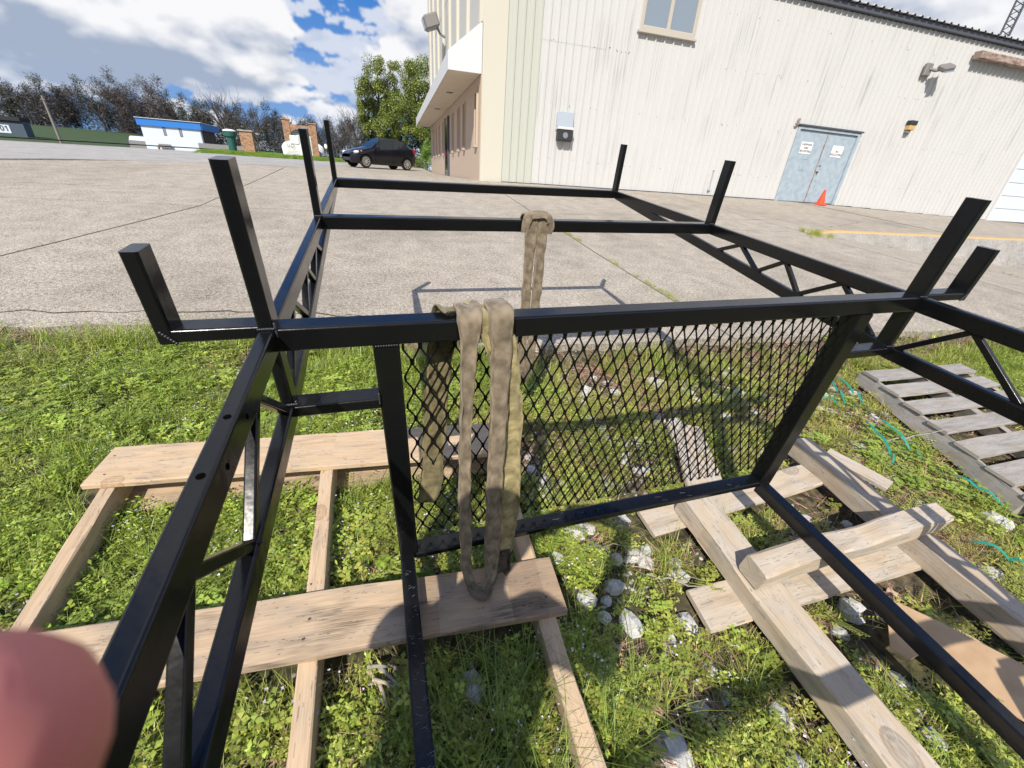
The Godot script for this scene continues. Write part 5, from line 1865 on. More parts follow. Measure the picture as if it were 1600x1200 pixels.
		for i in q[2]:
			var f := rng.randf()
			if n_mid.get_noise_2d(f * 14.0, q[0].x) < -0.12: continue
			var p: Vector2 = q[0].lerp(q[1], f) + Vector2(rng.randfn(0, q[3]), rng.randfn(0, q[3]))
			var t := rng.randf_range(0.8, 1.3)
			put["grass"][rng.randi() % 3].append([Transform3D(Basis(Vector3.UP, rng.randf() * TAU).scaled(Vector3.ONE * q[4] * rng.randf_range(0.6, 1.3)), Vector3(p.x, lot_y(p.x, p.y) - 0.01, p.y)), Color(t * 1.2, t, t)])
	for i in 9000:
		var x := rng.randf_range(-13.2, 6.0)
		var z := rng.randf_range(-46.0, -36.4)
		var t := rng.randf_range(0.8, 1.25)
		put["grass"][rng.randi() % 3].append([Transform3D(Basis(Vector3.UP, rng.randf() * TAU).scaled(Vector3(5.0, 2.6, 5.0) * rng.randf_range(0.7, 1.2)), Vector3(x, soil_y(x, z) - 0.02, z)), Color(t, t * 1.1, t)])
	var desc := {"grass": "short green grass among the weeds", "chickweed": "low chickweed with small oval leaves", "flower": "tiny white weed flowers", "broad": "broad leaved weed rosettes", "clover": "clover leaves between the grass", "fern": "feathery vetch leaves", "straw": "dry straw coloured grass litter", "tall": "long shaded grass blades", "pebble": "loose limestone gravel chips"}
	for k in kinds:
		for i in shapes[k].size():
			scatter({"grass": "grass", "chickweed": "chickweed", "flower": "weed_flowers", "broad": "broadleaf_weeds", "clover": "clover", "fern": "vetch", "straw": "dry_grass", "tall": "tall_grass", "pebble": "gravel"}[k], shapes[k][i], M.straw if k == "straw" else (M.petal if k in ["flower"] else (M.gravel if k == "pebble" else M.weed_leaf)), put[k][i], desc[k], "gravel" if k == "pebble" else "weeds")

# ---------------------------------------------------------------- trees
func grow(st: SurfaceTool, p: Vector3, d: Vector3, l: float, r: float, level: int, tips: Array, spread: float, lift: float) -> void:
	var pts := [p]
	var rad := [r]
	var q := p
	var dd := d
	var n := 4 if level > 1 else 3
	for k in n:
		dd = (dd + Vector3(rng.randfn(0, 0.10), lift * 0.12, rng.randfn(0, 0.10))).normalized()
		q += dd * l / n
		pts.append(q)
		rad.append(r * (1.0 - 0.45 * (k + 1) / n))
	rod(st, pts, rad, 6 if level > 2 else (4 if level > 1 else 3), false)
	if level == 0:
		tips.append(q)
		return
	if level <= 1: tips.append(q)
	var kids := 3 if level > 2 else (4 if level == 2 else 3)
	for k in kids:
		var at: Vector3 = pts[n - (k % 3)] if k else q
		var ax := dd.cross(Vector3(rng.randfn(0, 1), rng.randfn(0, 1), rng.randfn(0, 1))).normalized()
		grow(st, at, dd.rotated(ax, rng.randf_range(0.35, 1.0) * spread), l * rng.randf_range(0.55, 0.8), r * 0.52, level - 1, tips, spread, lift)

func bare_tree(called: String, label: String, x: float, z: float, hgt: float, seed_: int, spread := 0.75, group := "bare trees along the far field") -> Node3D:
	rng.seed = seed_
	var t := thing(called, label, "tree", Transform3D(Basis(), Vector3(x, soil_y(x, z) - 0.1, z)), group)
	var st := begin()
	var tips := []
	rod(st, [Vector3.ZERO, Vector3(0.1, hgt * 0.12, 0), Vector3(0, hgt * 0.25, 0.05)], [hgt * 0.028, hgt * 0.023, hgt * 0.020], 7, false)
	part("trunk", st, M.bark, t)
	st = begin()
	for k in 5:
		var az := TAU * k / 5.0 + rng.randf()
		grow(st, Vector3(0, hgt * (0.2 + 0.02 * k), 0.03), Vector3(cos(az) * 0.65, 1.0, sin(az) * 0.65).normalized(), hgt * 0.30, hgt * 0.012, 3, tips, spread, 0.5)
	part("branches", st, M.bark, t)
	return t

# a crown of leaf clumps spread through an uneven volume
func leafy_tree(called: String, label: String, x: float, z: float, hgt: float, wid: float, seed_: int, c: Color, leaves: int, size: float, low: float, group := "", slim := 0.62) -> Node3D:
	rng.seed = seed_
	var t := thing(called, label, "tree", Transform3D(Basis(), Vector3(x, soil_y(x, z) - 0.1, z)), group)
	var st := begin()
	var tips := []
	rod(st, [Vector3.ZERO, Vector3(0.1, hgt * 0.2, 0), Vector3(-0.05, hgt * 0.55, 0.05), Vector3(0.0, hgt * 0.85, 0.0)], [hgt * 0.022, hgt * 0.018, hgt * 0.012, hgt * 0.003], 7, false)
	for k in 9:
		var az := TAU * k * 0.382 + rng.randf() * 0.5
		grow(st, Vector3(0, hgt * (0.18 + 0.065 * k), 0.0), Vector3(cos(az), 0.8, sin(az)).normalized(), wid * 0.42, hgt * 0.008, 1, tips, 0.8, 0.3)
	part("trunk", st, M.bark, t)
	var blobs := []
	var nb := 34
	for i in nb:
		var v := rng.randf()
		var yy := hgt * lerpf(low, 0.97, v)
		var prof := sin(PI * clampf(0.12 + 0.80 * v, 0, 1))
		var az := rng.randf() * TAU
		var rr := wid * 0.5 * prof * sqrt(rng.randf_range(0.15, 1.0))
		blobs.append([Vector3(cos(az) * rr, yy, sin(az) * rr), wid * rng.randf_range(0.09, 0.19), rng.randf_range(0.75, 1.2)])
	for q in tips: blobs.append([q, wid * 0.09, rng.randf_range(0.8, 1.15)])
	st = begin()
	for i in leaves:
		var b = blobs[rng.randi() % blobs.size()]
		var d := Vector3(rng.randfn(0, 1), rng.randfn(0, 1), rng.randfn(0, 1)).normalized()
		var p: Vector3 = b[0] + d * b[1] * pow(rng.randf(), 0.4) * Vector3(1, 1.15, 1)
		var dir := Vector3(rng.randfn(0, 1), rng.randfn(0, 0.7) + 0.2, rng.randfn(0, 1)).normalized()
		var up := (d + Vector3(0, 0.7, 0) + Vector3(rng.randfn(0, 0.5), rng.randfn(0, 0.5), rng.randfn(0, 0.5))).normalized()
		var s := size * rng.randf_range(0.6, 1.3)
		leaf(st, p, dir, s, s * slim, up, c * (b[2] * rng.randf_range(0.8, 1.2)))
	var cr := part("crown", st, M.leaf, t)
	cr.set_meta("kind", "stuff")
	return t

func make_trees() -> void:
	# directions come from where each stands along the field; distances 55 to 140 m
	leafy_tree("leafy_tree", "tall fresh green tree growing beside the office corner behind the dark car", 2.35, -40.0, 8.4, 4.6, 31, Color(0.21, 0.255, 0.05), 42000, 0.11, 0.10)
	leafy_tree("leafy_tree", "bushy green tree left of the tall one, its crown half merged with it", -0.75, -41.5, 7.6, 3.6, 32, Color(0.20, 0.24, 0.055), 30000, 0.11, 0.16)
	leafy_tree("shrub", "green leafy shrub growing at the foot of the office wall", 3.1, -36.0, 2.6, 2.2, 33, Color(0.17, 0.28, 0.04), 9000, 0.09, 0.05)
	leafy_tree("dark_hedge_tree", "dark green undergrowth tree behind the leafy trees by the office", 0.6, -47.0, 5.2, 6.0, 34, Color(0.035, 0.06, 0.02), 9000, 0.28, 0.05)
	# evergreen and thicket row across the field on the left
	var k := 0
	for q in [[-57.5, -104.0, 3.2, 9.0], [-52.2, -108.0, 4.4, 9.5], [-47.5, -106.0, 4.5, 10.5], [-43.2, -104.0, 4.3, 10.0], [-39.5, -110.0, 3.8, 9.0], [-62.5, -110.0, 3.6, 9.0], [-67.0, -106.0, 3.6, 8.0]]:
		leafy_tree("dark_thicket_tree", ["dark leafless looking thicket tree at the left end of the far tree line", "dark dense tree second from the left in the far tree line", "dense dark brown tree below the tallest bare crown", "dark tree just left of the blue topped building", "dark green tree rising behind the blue topped building", "low dark tree behind the far left navy building", "low dark tree at the left picture edge behind the navy building"][k], q[0], q[1], q[2], q[3], 40 + k, [Color(0.085, 0.070, 0.070), Color(0.065, 0.075, 0.050), Color(0.10, 0.080, 0.078), Color(0.10, 0.078, 0.076), Color(0.07, 0.09, 0.055), Color(0.065, 0.07, 0.055), Color(0.065, 0.07, 0.055)][k], 13000, 0.50, 0.02, "dark trees across the far field", 0.14)
		k += 1
	k = 0
	for q in [[-48.0, -98.0, 7.6, 1.0], [-64.5, -100.0, 3.8, 0.8], [-57.5, -97.0, 4.4, 0.8], [-39.0, -100.0, 5.2, 0.8], [-33.0, -95.0, 6.0, 0.85], [-27.5, -92.0, 11.2, 0.9], [-23.5, -94.0, 9.4, 0.85], [-20.0, -100.0, 8.6, 0.8], [-16.5, -95.0, 8.0, 0.8], [-13.0, -90.0, 7.6, 0.8], [-9.5, -88.0, 7.8, 0.75], [-5.2, -78.0, 9.0, 0.7], [-30.0, -104.0, 8.6, 0.85], [-36.0, -108.0, 8.5, 0.85], [-7.4, -84.0, 6.4, 0.75], [-70.0, -100.0, 6.2, 0.8]]:
		bare_tree("bare_tree", ["tallest bare tree in the left tree line, its crown above the dark trees", "thin bare tree at the left picture edge", "pinkish bare tree behind the leaning utility pole", "bare tree behind the left end of the blue fascia", "bare tree above the middle of the blue fascia", "broad bare tree above the right end of the blue fascia", "bare tree just right of the broad one, above the green bin", "bare tree above the small brick pillar", "bare tree left of the brick arch", "bare tree behind the brick arch", "bare tree between the brick arch and the dark car", "slender bare tree left of the leafy trees", "bare tree half hidden behind the blue topped building", "pale bare tree left of the middle of the blue fascia", "low bare tree above the dark car's bonnet", "low bare tree at the far left behind the navy building"][k], q[0], q[1], q[2], 60 + k, q[3])
		k += 1
	k = 0
	for q in [[-19.0, -104.0, 3.6, 9.0], [-11.5, -100.0, 3.4, 10.0], [-4.0, -92.0, 3.8, 9.0], [-26.0, -106.0, 4.2, 10.0], [-33.5, -112.0, 4.2, 9.0]]:
		leafy_tree("undergrowth_tree", ["low dark scrub tree behind the green bin and brick pillar", "low dark scrub tree behind the brick arch and white sign", "low dark scrub tree behind the dark car", "low brown scrub tree behind the right end of the blue topped building", "low brown scrub tree behind the blue topped building's roof"][k], q[0], q[1], q[2], q[3], 90 + k, Color(0.075, 0.075, 0.062), 11000, 0.55, 0.0, "low scrub along the road", 0.16)
		k += 1

# ---------------------------------------------------------------- far things
func place(x: float, y: float, z: float, turn := 0.0) -> Transform3D:
	return Transform3D(Basis(Vector3.UP, turn), Vector3(x, y, z))

func boxes(called: String, list: Array, m: Material, parent: Node, bev := 0.01) -> MeshInstance3D:
	var st := begin()
	for b in list: box(st, Transform3D(Basis(), b[0]), b[1], bev)
	return part(called, st, m, parent)

func make_far() -> void:
	# road beyond the verge
	var st := begin()
	for i in 24:
		var xa := -60.0 + i * 5.0
		var za := -50.0 + 0.05 * (xa + 10.0)
		var zb := za + 0.25
		var ya := lot_far(xa, za) + 0.38
		var yb := lot_far(xa + 5.0, zb) + 0.38
		quad(st, Vector3(xa, ya, za), Vector3(xa + 5.0, yb, zb), Vector3(xa + 5.0, yb, zb - 6.0), Vector3(xa, ya, za - 6.0), Vector3.UP, Rect2(i, 0, 1, 1))
	structure("road", st, M.asphalt)
	# blue topped building
	var g := lot_far(-24.0, -60.0) + 0.02
	var t := thing("blue_topped_building", "low white building with a bright blue fascia across the lot", "building", place(-23.3, g, -62.2, 0.02))
	boxes("wall", [[Vector3(0, 1.2, 0), Vector3(5.5, 2.5, 4.6)]], M.pale_wall, t)
	boxes("fascia", [[Vector3(0.0, 2.62, 2.42), Vector3(5.9, 0.68, 0.12)], [Vector3(2.98, 2.62, -0.4), Vector3(0.12, 0.68, 5.6)], [Vector3(-2.95, 2.62, 0), Vector3(0.1, 0.68, 4.8)]], M.blue_fascia, t)
	boxes("roof", [[Vector3(0.02, 2.985, -0.2), Vector3(6.1, 0.05, 5.6)]], M.white_trim, t)
	for x in [-0.65, 0.85]:
		var w := boxes("window", [[Vector3(x, 1.88, 2.31), Vector3(0.26, 0.82, 0.03)]], M.dark_trim, t)
		boxes("pane", [[Vector3(x + 0.02, 1.88, 2.33), Vector3(0.14, 0.74, 0.012)]], M.window_glass, w)
	boxes("side_windows", [[Vector3(2.76, 1.65, -0.2), Vector3(0.05, 1.2, 4.1)]], M.brown_dark, t)
	for kk in 4:
		boxes("mullion", [[Vector3(2.80, 1.65, -1.9 + kk * 1.1), Vector3(0.05, 1.2, 0.07)]], M.dark_trim, t)
	boxes("bench", [[Vector3(-0.9, 0.33, 2.75), Vector3(1.2, 0.08, 0.4)], [Vector3(-0.9, 0.52, 2.55), Vector3(1.2, 0.25, 0.05)], [Vector3(-1.45, 0.15, 2.75), Vector3(0.07, 0.3, 0.35)], [Vector3(-0.35, 0.15, 2.75), Vector3(0.07, 0.3, 0.35)]], M.lamp_grey, t)
	t = thing("low_wall", "low stained concrete wall beside the blue topped building", "wall", place(-18.1, g - 0.05, -59.0, 0.06))
	boxes("wall", [[Vector3(0, 0.52, 0), Vector3(5.0, 1.06, 0.22)]], M.grey_wall, t)
	t = thing("grey_shed", "small pale grey shed left of the blue topped building", "shed", place(-27.5, lot_far(-27.5, -62.0), -62.5))
	boxes("wall", [[Vector3(0, 0.45, 0), Vector3(1.7, 0.9, 1.8)]], M.grey_wall, t)
	st = begin()
	rod(st, [Vector3(-0.9, 0.72, 0), Vector3(0.9, 0.72, 0)], [0.62, 0.62], 16)
	part("roof", st, M.pale_wall, t)
	# navy building at the far left
	t = thing("navy_building", "dark navy building with a white lettered panel at the left picture edge", "building", place(-46.4, lot_far(-46.0, -72.0) + 0.05, -72.0, 0.0))
	boxes("wall", [[Vector3(0, 1.15, 1.9), Vector3(8.6, 2.3, 1.2)]], M.navy_wall, t)
	boxes("roof", [[Vector3(-0.2, 2.45, 1.9), Vector3(9.0, 0.42, 1.7)]], M.black_roof, t)
	boxes("shutter", [[Vector3(-0.2, 1.1, 2.53), Vector3(2.6, 1.9, 0.05)]], M.black_plastic, t)
	boxes("bench", [[Vector3(-0.4, 0.55, 3.0), Vector3(1.5, 0.18, 0.5)]], M.pale_wall, t)
	var sg := boxes("sign_panel", [[Vector3(2.2, 1.35, 2.53), Vector3(1.45, 0.85, 0.05)]], M.pale_wall, t)
	letters("701", 0.55, M.navy_wall, sg, Transform3D(Basis(), Vector3(2.2, 1.4, 2.57)))
	# leaning utility pole
	t = thing("utility_pole", "weathered leaning utility pole in front of the left trees", "utility pole", place(-34.2, lot_far(-34, -60.8), -60.9))
	st = begin()
	rod(st, [Vector3(0, -0.2, 0), Vector3(-0.05, 2.2, 0), Vector3(-0.12, 4.4, 0)], [0.13, 0.115, 0.09], 8)
	part("pole", st, M.pole_wood, t)
	boxes("crossarm", [[Vector3(-0.1, 4.05, 0.11), Vector3(0.42, 0.07, 0.07)]], M.pole_wood, t)
	# brick pillar, green bin, brick arch, white sign
	var gy := soil_y(-11.0, -41.0)
	t = thing("brick_pillar", "square brick pillar with a flat stone cap beside the green bin", "pillar", place(-10.75, gy, -40.5, 0.1))
	boxes("shaft", [[Vector3(0, 0.72, 0), Vector3(0.86, 1.45, 0.86)]], M.brick, t)
	boxes("cap", [[Vector3(0, 1.49, 0), Vector3(1.02, 0.10, 1.02)]], M.kerb_concrete, t)
	st = begin()
	ball(st, Vector3(0.72, 1.32, 0), Vector3(0.2, 0.12, 0.12), 6, 8)
	part("side_lamp", st, M.lamp_grey, t)
	t = thing("green_bin", "dark green bin with a pale domed top beside the brick pillar", "bin", place(-11.75, gy - 0.02, -40.0))
	st = begin()
	rod(st, [Vector3(0, 0, 0), Vector3(0, 1.0, 0), Vector3(0, 1.06, 0)], [0.26, 0.28, 0.30], 14)
	part("post", st, M.green_plastic, t)
	st = begin()
	rod(st, [Vector3(0, 1.05, 0), Vector3(0, 1.12, 0), Vector3(0, 1.38, 0)], [0.36, 0.46, 0.46], 16)
	part("body", st, M.green_plastic, t)
	st = begin()
	ball(st, Vector3(0, 1.39, 0), Vector3(0.45, 0.14, 0.45), 8, 16)
	part("lid", st, M.white_plate, t)
	gy = soil_y(-7.8, -46.0) - 0.05
	t = thing("brick_arch", "red brick entrance arch with two towers standing on the verge", "brick arch", place(-7.75, gy, -45.5, 0.12))
	boxes("tower", [[Vector3(-1.05, 1.40, 0), Vector3(0.55, 2.8, 0.5)]], M.brick, t)
	boxes("tower", [[Vector3(1.05, 1.32, 0), Vector3(0.55, 2.64, 0.5)]], M.brick, t)
	boxes("tower_cap", [[Vector3(-1.05, 2.84, 0), Vector3(0.68, 0.09, 0.62)]], M.brick, t)
	boxes("tower_cap", [[Vector3(1.05, 2.68, 0), Vector3(0.68, 0.09, 0.62)]], M.brick, t)
	st = begin()
	for i in 8:      # the arched lintel, brick by brick course
		var a := PI * i / 8.0
		var b := PI * (i + 1) / 8.0
		var p := Vector3(cos(a) * 0.78, 1.75 + sin(a) * 0.42, 0)
		var q := Vector3(cos(b) * 0.78, 1.75 + sin(b) * 0.42, 0)
		for z in [-0.2, 0.2]:
			quad(st, Vector3(p.x, p.y, z), Vector3(q.x, q.y, z), Vector3(q.x, 2.48, z), Vector3(p.x, 2.48, z), Vector3(0, 0, signf(z)), Rect2(p.x, p.y, 0.2, 0.4))
		quad(st, Vector3(p.x, p.y, -0.2), Vector3(q.x, q.y, -0.2), Vector3(q.x, q.y, 0.2), Vector3(p.x, p.y, 0.2), Vector3(-p.x, -0.5, 0).normalized())
	quad(st, Vector3(-0.8, 2.48, -0.2), Vector3(0.8, 2.48, -0.2), Vector3(0.8, 2.48, 0.2), Vector3(-0.8, 2.48, 0.2), Vector3.UP)
	part("arch_lintel", st, M.brick, t)
	boxes("inner_panel", [[Vector3(0.0, 0.95, -0.12), Vector3(1.55, 1.9, 0.06)]], M.pale_wall, t)
	gy = soil_y(-7.4, -40.0)
	t = thing("monument_sign", "white arched sign board with an emblem and lines of small print, on the verge", "sign", place(-7.45, gy - 0.03, -39.6, 0.08))
	var poly := PackedVector2Array()
	for p in [Vector2(-0.72, 0.06), Vector2(0.72, 0.06), Vector2(0.78, 0.80)]: poly.append(p)
	for i in 9: poly.append(Vector2(0.30 - 0.075 * i + (0.15 if i == 0 else 0.0), 1.04 + 0.05 * sin(PI * i / 8.0)))
	for i in 6: poly.append(Vector2(-0.40 - 0.076 * i, 1.00 - 0.04 * i * i * 0.35))
	var csg := CSGPolygon3D.new()
	csg.name = "board"
	csg.polygon = poly
	csg.depth = 0.09
	csg.material = M.white_plate
	t.add_child(csg, true)
	boxes("upper_board", [[Vector3(0.2, 1.16, 0.02), Vector3(0.62, 0.58, 0.07)]], M.white_plate, t, 0.05)
	var em := Node3D.new()
	em.name = "emblem"
	t.add_child(em, true)
	for q in [[-0.27, 0.74, 0.11], [0.02, 0.72, 0.13]]:
		st = begin()
		for i in 18:
			var a := TAU * i / 18.0
			var b := TAU * (i + 1) / 18.0
			var p := Vector3(q[0] + cos(a) * q[2], q[1] + sin(a) * q[2], 0.094)
			var r := Vector3(q[0] + cos(b) * q[2], q[1] + sin(b) * q[2], 0.094)
			var c := Vector3(q[0], q[1], 0.094)
			quad(st, p, r, c.lerp(r, 0.72), c.lerp(p, 0.72), Vector3.BACK)
		part("ring", st, M.lamp_grey, em)
	for i in 4:
		boxes("print_line", [[Vector3(-0.05, 0.46 - 0.09 * i, 0.092), Vector3(1.0 - 0.1 * (i % 2), 0.022, 0.006)]], M.beige_frame, t, 0.001)
	boxes("base_strip", [[Vector3(0, 0.04, 0.04), Vector3(1.35, 0.08, 0.12)]], M.blue_fascia, t)
	# far white car and red post box by the road
	t = thing("white_car", "small white car far off on the road behind the sign", "car", place(-10.9, soil_y(-10.9, -54.0) + 0.12, -53.0, 0.3))
	car_body(t, M.white_car, false)
	t = thing("red_post_box", "dark red box on a post at the roadside behind the sign", "post box", place(-9.15, soil_y(-9.15, -49.0), -48.6))
	boxes("post", [[Vector3(0, 0.35, 0), Vector3(0.10, 0.7, 0.10)]], M.pole_wood, t)
	boxes("box", [[Vector3(0, 0.85, 0), Vector3(0.42, 0.36, 0.6)]], M.red_paint, t, 0.05)
	t = thing("marker_post", "thin post with a small white round marker right of the brick arch", "post", place(-5.6, soil_y(-5.6, -44.0), -44.0))
	boxes("post", [[Vector3(0, 0.5, 0), Vector3(0.05, 1.0, 0.05)]], M.lamp_grey, t)
	st = begin()
	ball(st, Vector3(0, 0.98, 0.03), Vector3(0.13, 0.20, 0.04), 8, 12)
	part("marker", st, M.white_plate, t)
	# lattice mast behind the hall
	t = thing("lattice_mast", "dark steel lattice mast rising behind the warehouse roof", "mast", place(47.6, EYE, -30.0))
	for i in 3:
		var a := TAU * i / 3.0
		st = begin()
		rod(st, [Vector3(cos(a) * 0.36, 0, sin(a) * 0.36), Vector3(cos(a) * 0.34, 24.0, sin(a) * 0.34)], [0.075, 0.075], 6)
		part("leg", st, M.dark_trim, t)
	for i in 40:
		st = begin()
		for q in 3:
			var a := TAU * q / 3.0
			var b := TAU * (q + 1) / 3.0
			var y := 6.0 + i * 0.45
			rod(st, [Vector3(cos(a) * 0.35, y, sin(a) * 0.35), Vector3(cos(b) * 0.35, y + 0.45, sin(b) * 0.35)], [0.03, 0.03], 4, false)
		part("lacing", st, M.dark_trim, t)

# ---------------------------------------------------------------- the small dark hatchback
func car_body(t: Node3D, paint: Material, fine: bool) -> void:
	# x runs from nose (0) to tail (3.9); half widths and heights of the belt and roof lines
	var S := [[0.0, 0.48, 0.30, 0.58, 0.60, 0.0], [0.10, 0.66, 0.22, 0.66, 0.70, 0.0], [0.35, 0.78, 0.19, 0.74, 0.80, 0.0], [0.75, 0.83, 0.18, 0.82, 0.91, 0.0], [1.02, 0.84, 0.18, 0.88, 0.98, 0.0], [1.12, 0.845, 0.18, 0.90, 1.00, 0.72], [1.45, 0.85, 0.18, 0.92, 1.24, 0.62], [1.80, 0.85, 0.18, 0.94, 1.42, 0.57], [2.30, 0.85, 0.18, 0.97, 1.48, 0.56], [2.85, 0.85, 0.18, 1.01, 1.46, 0.55], [3.30, 0.84, 0.19, 1.05, 1.38, 0.53], [3.62, 0.80, 0.22, 1.06, 1.18, 0.58], [3.80, 0.74, 0.28, 0.98, 1.04, 0.60], [3.88, 0.60, 0.36, 0.80, 0.84, 0.50]]
	var st := begin()
	var gl := begin()
	var gr := begin()
	st.set_smooth_group(0)
	var ring := func(s: Array, sg: float) -> Array:
		var w: float = s[1]
		var topw: float = s[5] if s[5] > 0.0 else w * 0.86
		return [Vector3(s[0], s[2], sg * w * 0.55), Vector3(s[0], s[2], sg * w * 0.92), Vector3(s[0], s[2] + (s[3] - s[2]) * 0.45, sg * w), Vector3(s[0], s[3] - 0.06, sg * w * 0.985), Vector3(s[0], s[3], sg * w * 0.95), Vector3(s[0], s[4] - 0.02, sg * topw), Vector3(s[0], s[4], sg * topw * 0.9), Vector3(s[0], s[4] + 0.025, 0)]
	for i in S.size() - 1:
		for sg in [-1.0, 1.0]:
			var a: Array = ring.call(S[i], sg)
			var b: Array = ring.call(S[i + 1], sg)
			for k in 7:
				var glass := k == 4 and i >= 6 and i <= 9
				var q := [a[k], b[k], b[k + 1], a[k + 1]]
				if glass:
					var n: Vector3 = (q[1] - q[0]).cross(q[3] - q[0]).normalized() * sg
					if n.z * sg < 0: n = -n
					quad(gl if sg > 0 else gr, q[0] + n * 0.004, q[1] + n * 0.004, q[2] + n * 0.004, q[3] + n * 0.004, n)
				var ord := [0, 1, 2, 0, 2, 3] if sg < 0 else [0, 2, 1, 0, 3, 2]
				for o in ord: st.add_vertex(q[o])
	st.index()
	st.generate_normals()
	part("body", st, paint, t)
	part("side_window", gl, M.car_glass, t)
	part("side_window", gr, M.car_glass, t)
	for q in [[5, 7, "windscreen"], [10, 11, "rear_window"]]:
		gl = begin()
		for i in range(q[0], q[1]):
			var a: Array = ring.call(S[i], 1.0)
			var b: Array = ring.call(S[i + 1], 1.0)
			var n := Vector3(a[7].y - b[7].y, b[7].x - a[7].x, 0).normalized()
			if n.y < 0: n = -n
			var lift := n * 0.008
			for sg in [-1.0, 1.0]:
				var m := Vector3(1, 1, sg)
				quad(gl, a[6] * m * Vector3(1, 1, 0.96) + lift, b[6] * m * Vector3(1, 1, 0.96) + lift, b[7] + lift, a[7] + lift, n)
		part(q[2], gl, M.car_glass, t)
	if fine:
		for sg in [-1.0, 1.0]:
			for x in [1.5, 2.36, 3.25]:
				gl = begin()
				tube(gl, Vector3(x, 0.95, sg * 0.812), Vector3(x + (0.18 if x < 2.0 else 0.02), 1.43, sg * 0.58), 0.055, 0.02, Vector3(0, 0, sg), 0.004)
				part("window_pillar", gl, M.car_paint, t)
	for q in [[0.70, 0.74], [0.70, -0.74], [3.19, 0.74], [3.19, -0.74]]:
		var wh := Node3D.new()
		wh.name = "wheel"
		t.add_child(wh, true)
		var c := Vector3(q[0], 0.30, q[1])
		var sg := signf(q[1])
		gl = begin()
		rod(gl, [c + Vector3(0, 0, -0.10), c + Vector3(0, 0, -0.085), c + Vector3(0, 0, 0.085), c + Vector3(0, 0, 0.10)], [0.27, 0.30, 0.30, 0.27], 22)
		part("tyre", gl, M.rubber, wh)
		gl = begin()
		var fc := c + Vector3(0, 0, sg * 0.104)
		for kk in 8:
			var a := TAU * kk / 8.0
			tube(gl, fc + Vector3(cos(a), sin(a), 0) * 0.03, fc + Vector3(cos(a), sin(a), 0) * 0.20, 0.05, 0.012, Vector3(0, 0, sg), 0.004)
		for kk in 20:
			var a := TAU * kk / 20.0
			var b := TAU * (kk + 1) / 20.0
			quad(gl, fc + Vector3(cos(a), sin(a), 0) * 0.185, fc + Vector3(cos(b), sin(b), 0) * 0.185, fc + Vector3(cos(b), sin(b), 0) * 0.215, fc + Vector3(cos(a), sin(a), 0) * 0.215, Vector3(0, 0, sg))
		disc(gl, fc + Vector3(0, 0, sg * 0.007), Vector3(0, 0, sg), 0.045)
		part("rim", gl, M.alloy, wh)
		gl = begin()
		for kk in 16:      # dark arch over the wheel
			var a := PI * kk / 16.0
			var b := PI * (kk + 1) / 16.0
			var o := Vector3(c.x, 0.30, sg * 0.853)
			quad(gl, o + Vector3(cos(a), sin(a), 0) * 0.30, o + Vector3(cos(b), sin(b), 0) * 0.30, o + Vector3(cos(b), sin(b), 0) * 0.345, o + Vector3(cos(a), sin(a), 0) * 0.345, Vector3(0, 0, sg))
		part("wheel_arch", gl, M.hole, wh)
	for sg in [-1.0, 1.0]:
		gl = begin()
		ball(gl, Vector3(0.34, 0.70, sg * 0.66), Vector3(0.22, 0.085, 0.10), 8, 12)
		var hl := part("headlight", gl, M.lamp_lens, t)
		if fine:
			gl = begin()
			ball(gl, Vector3(0.56, 0.745, sg * 0.71), Vector3(0.14, 0.06, 0.07), 6, 10)
			part("indicator", gl, M.orange_lens, hl)
			gl = begin()
			ball(gl, Vector3(0.14, 0.42, sg * 0.56), Vector3(0.06, 0.06, 0.08), 6, 10)
			part("fog_lamp", gl, M.lamp_lens, t)
			gl = begin()
			ball(gl, Vector3(1.38, 1.0, sg * 0.95), Vector3(0.09, 0.07, 0.10), 6, 10)
			part("mirror", gl, M.car_paint, t)
			gl = begin()
			ball(gl, Vector3(3.70, 0.95, sg * 0.72), Vector3(0.12, 0.16, 0.08), 6, 10)
			part("tail_light", gl, M.red_lens, t)
			gl = begin()
			box(gl, Transform3D(Basis(), Vector3(1.95, 0.86, sg * 0.85)), Vector3(0.16, 0.025, 0.03), 0.008)
			box(gl, Transform3D(Basis(), Vector3(2.85, 0.92, sg * 0.85)), Vector3(0.16, 0.025, 0.03), 0.008)
			part("door_handle", gl, M.car_paint, t)
			gl = begin()
			for x in [1.25, 2.34, 3.02]:
				tube(gl, Vector3(x, 0.28, sg * 0.842), Vector3(x, 0.88, sg * 0.846), 0.008, 0.012, Vector3(0, 0, sg), 0.001)
			part("door_seam", gl, M.hole, t)
	gl = begin()
	box(gl, Transform3D(Basis(), Vector3(0.06, 0.38, 0)), Vector3(0.10, 0.15, 0.9), 0.02)
	part("grille", gl, M.black_plastic, t)

func make_car() -> void:
	var yaw := deg_to_rad(30.0)
	var p := Vector3(-0.68, 0, -27.0)
	p.y = lot_far(p.x, p.z) + 0.004
	var B := Basis(Vector3.UP, yaw)
	var t := thing("hatchback", "small black hatchback parked facing left in front of the leafy trees", "car", Transform3D(B, p - B * Vector3(1.95, 0, 0)))
	car_body(t, M.car_paint, true)
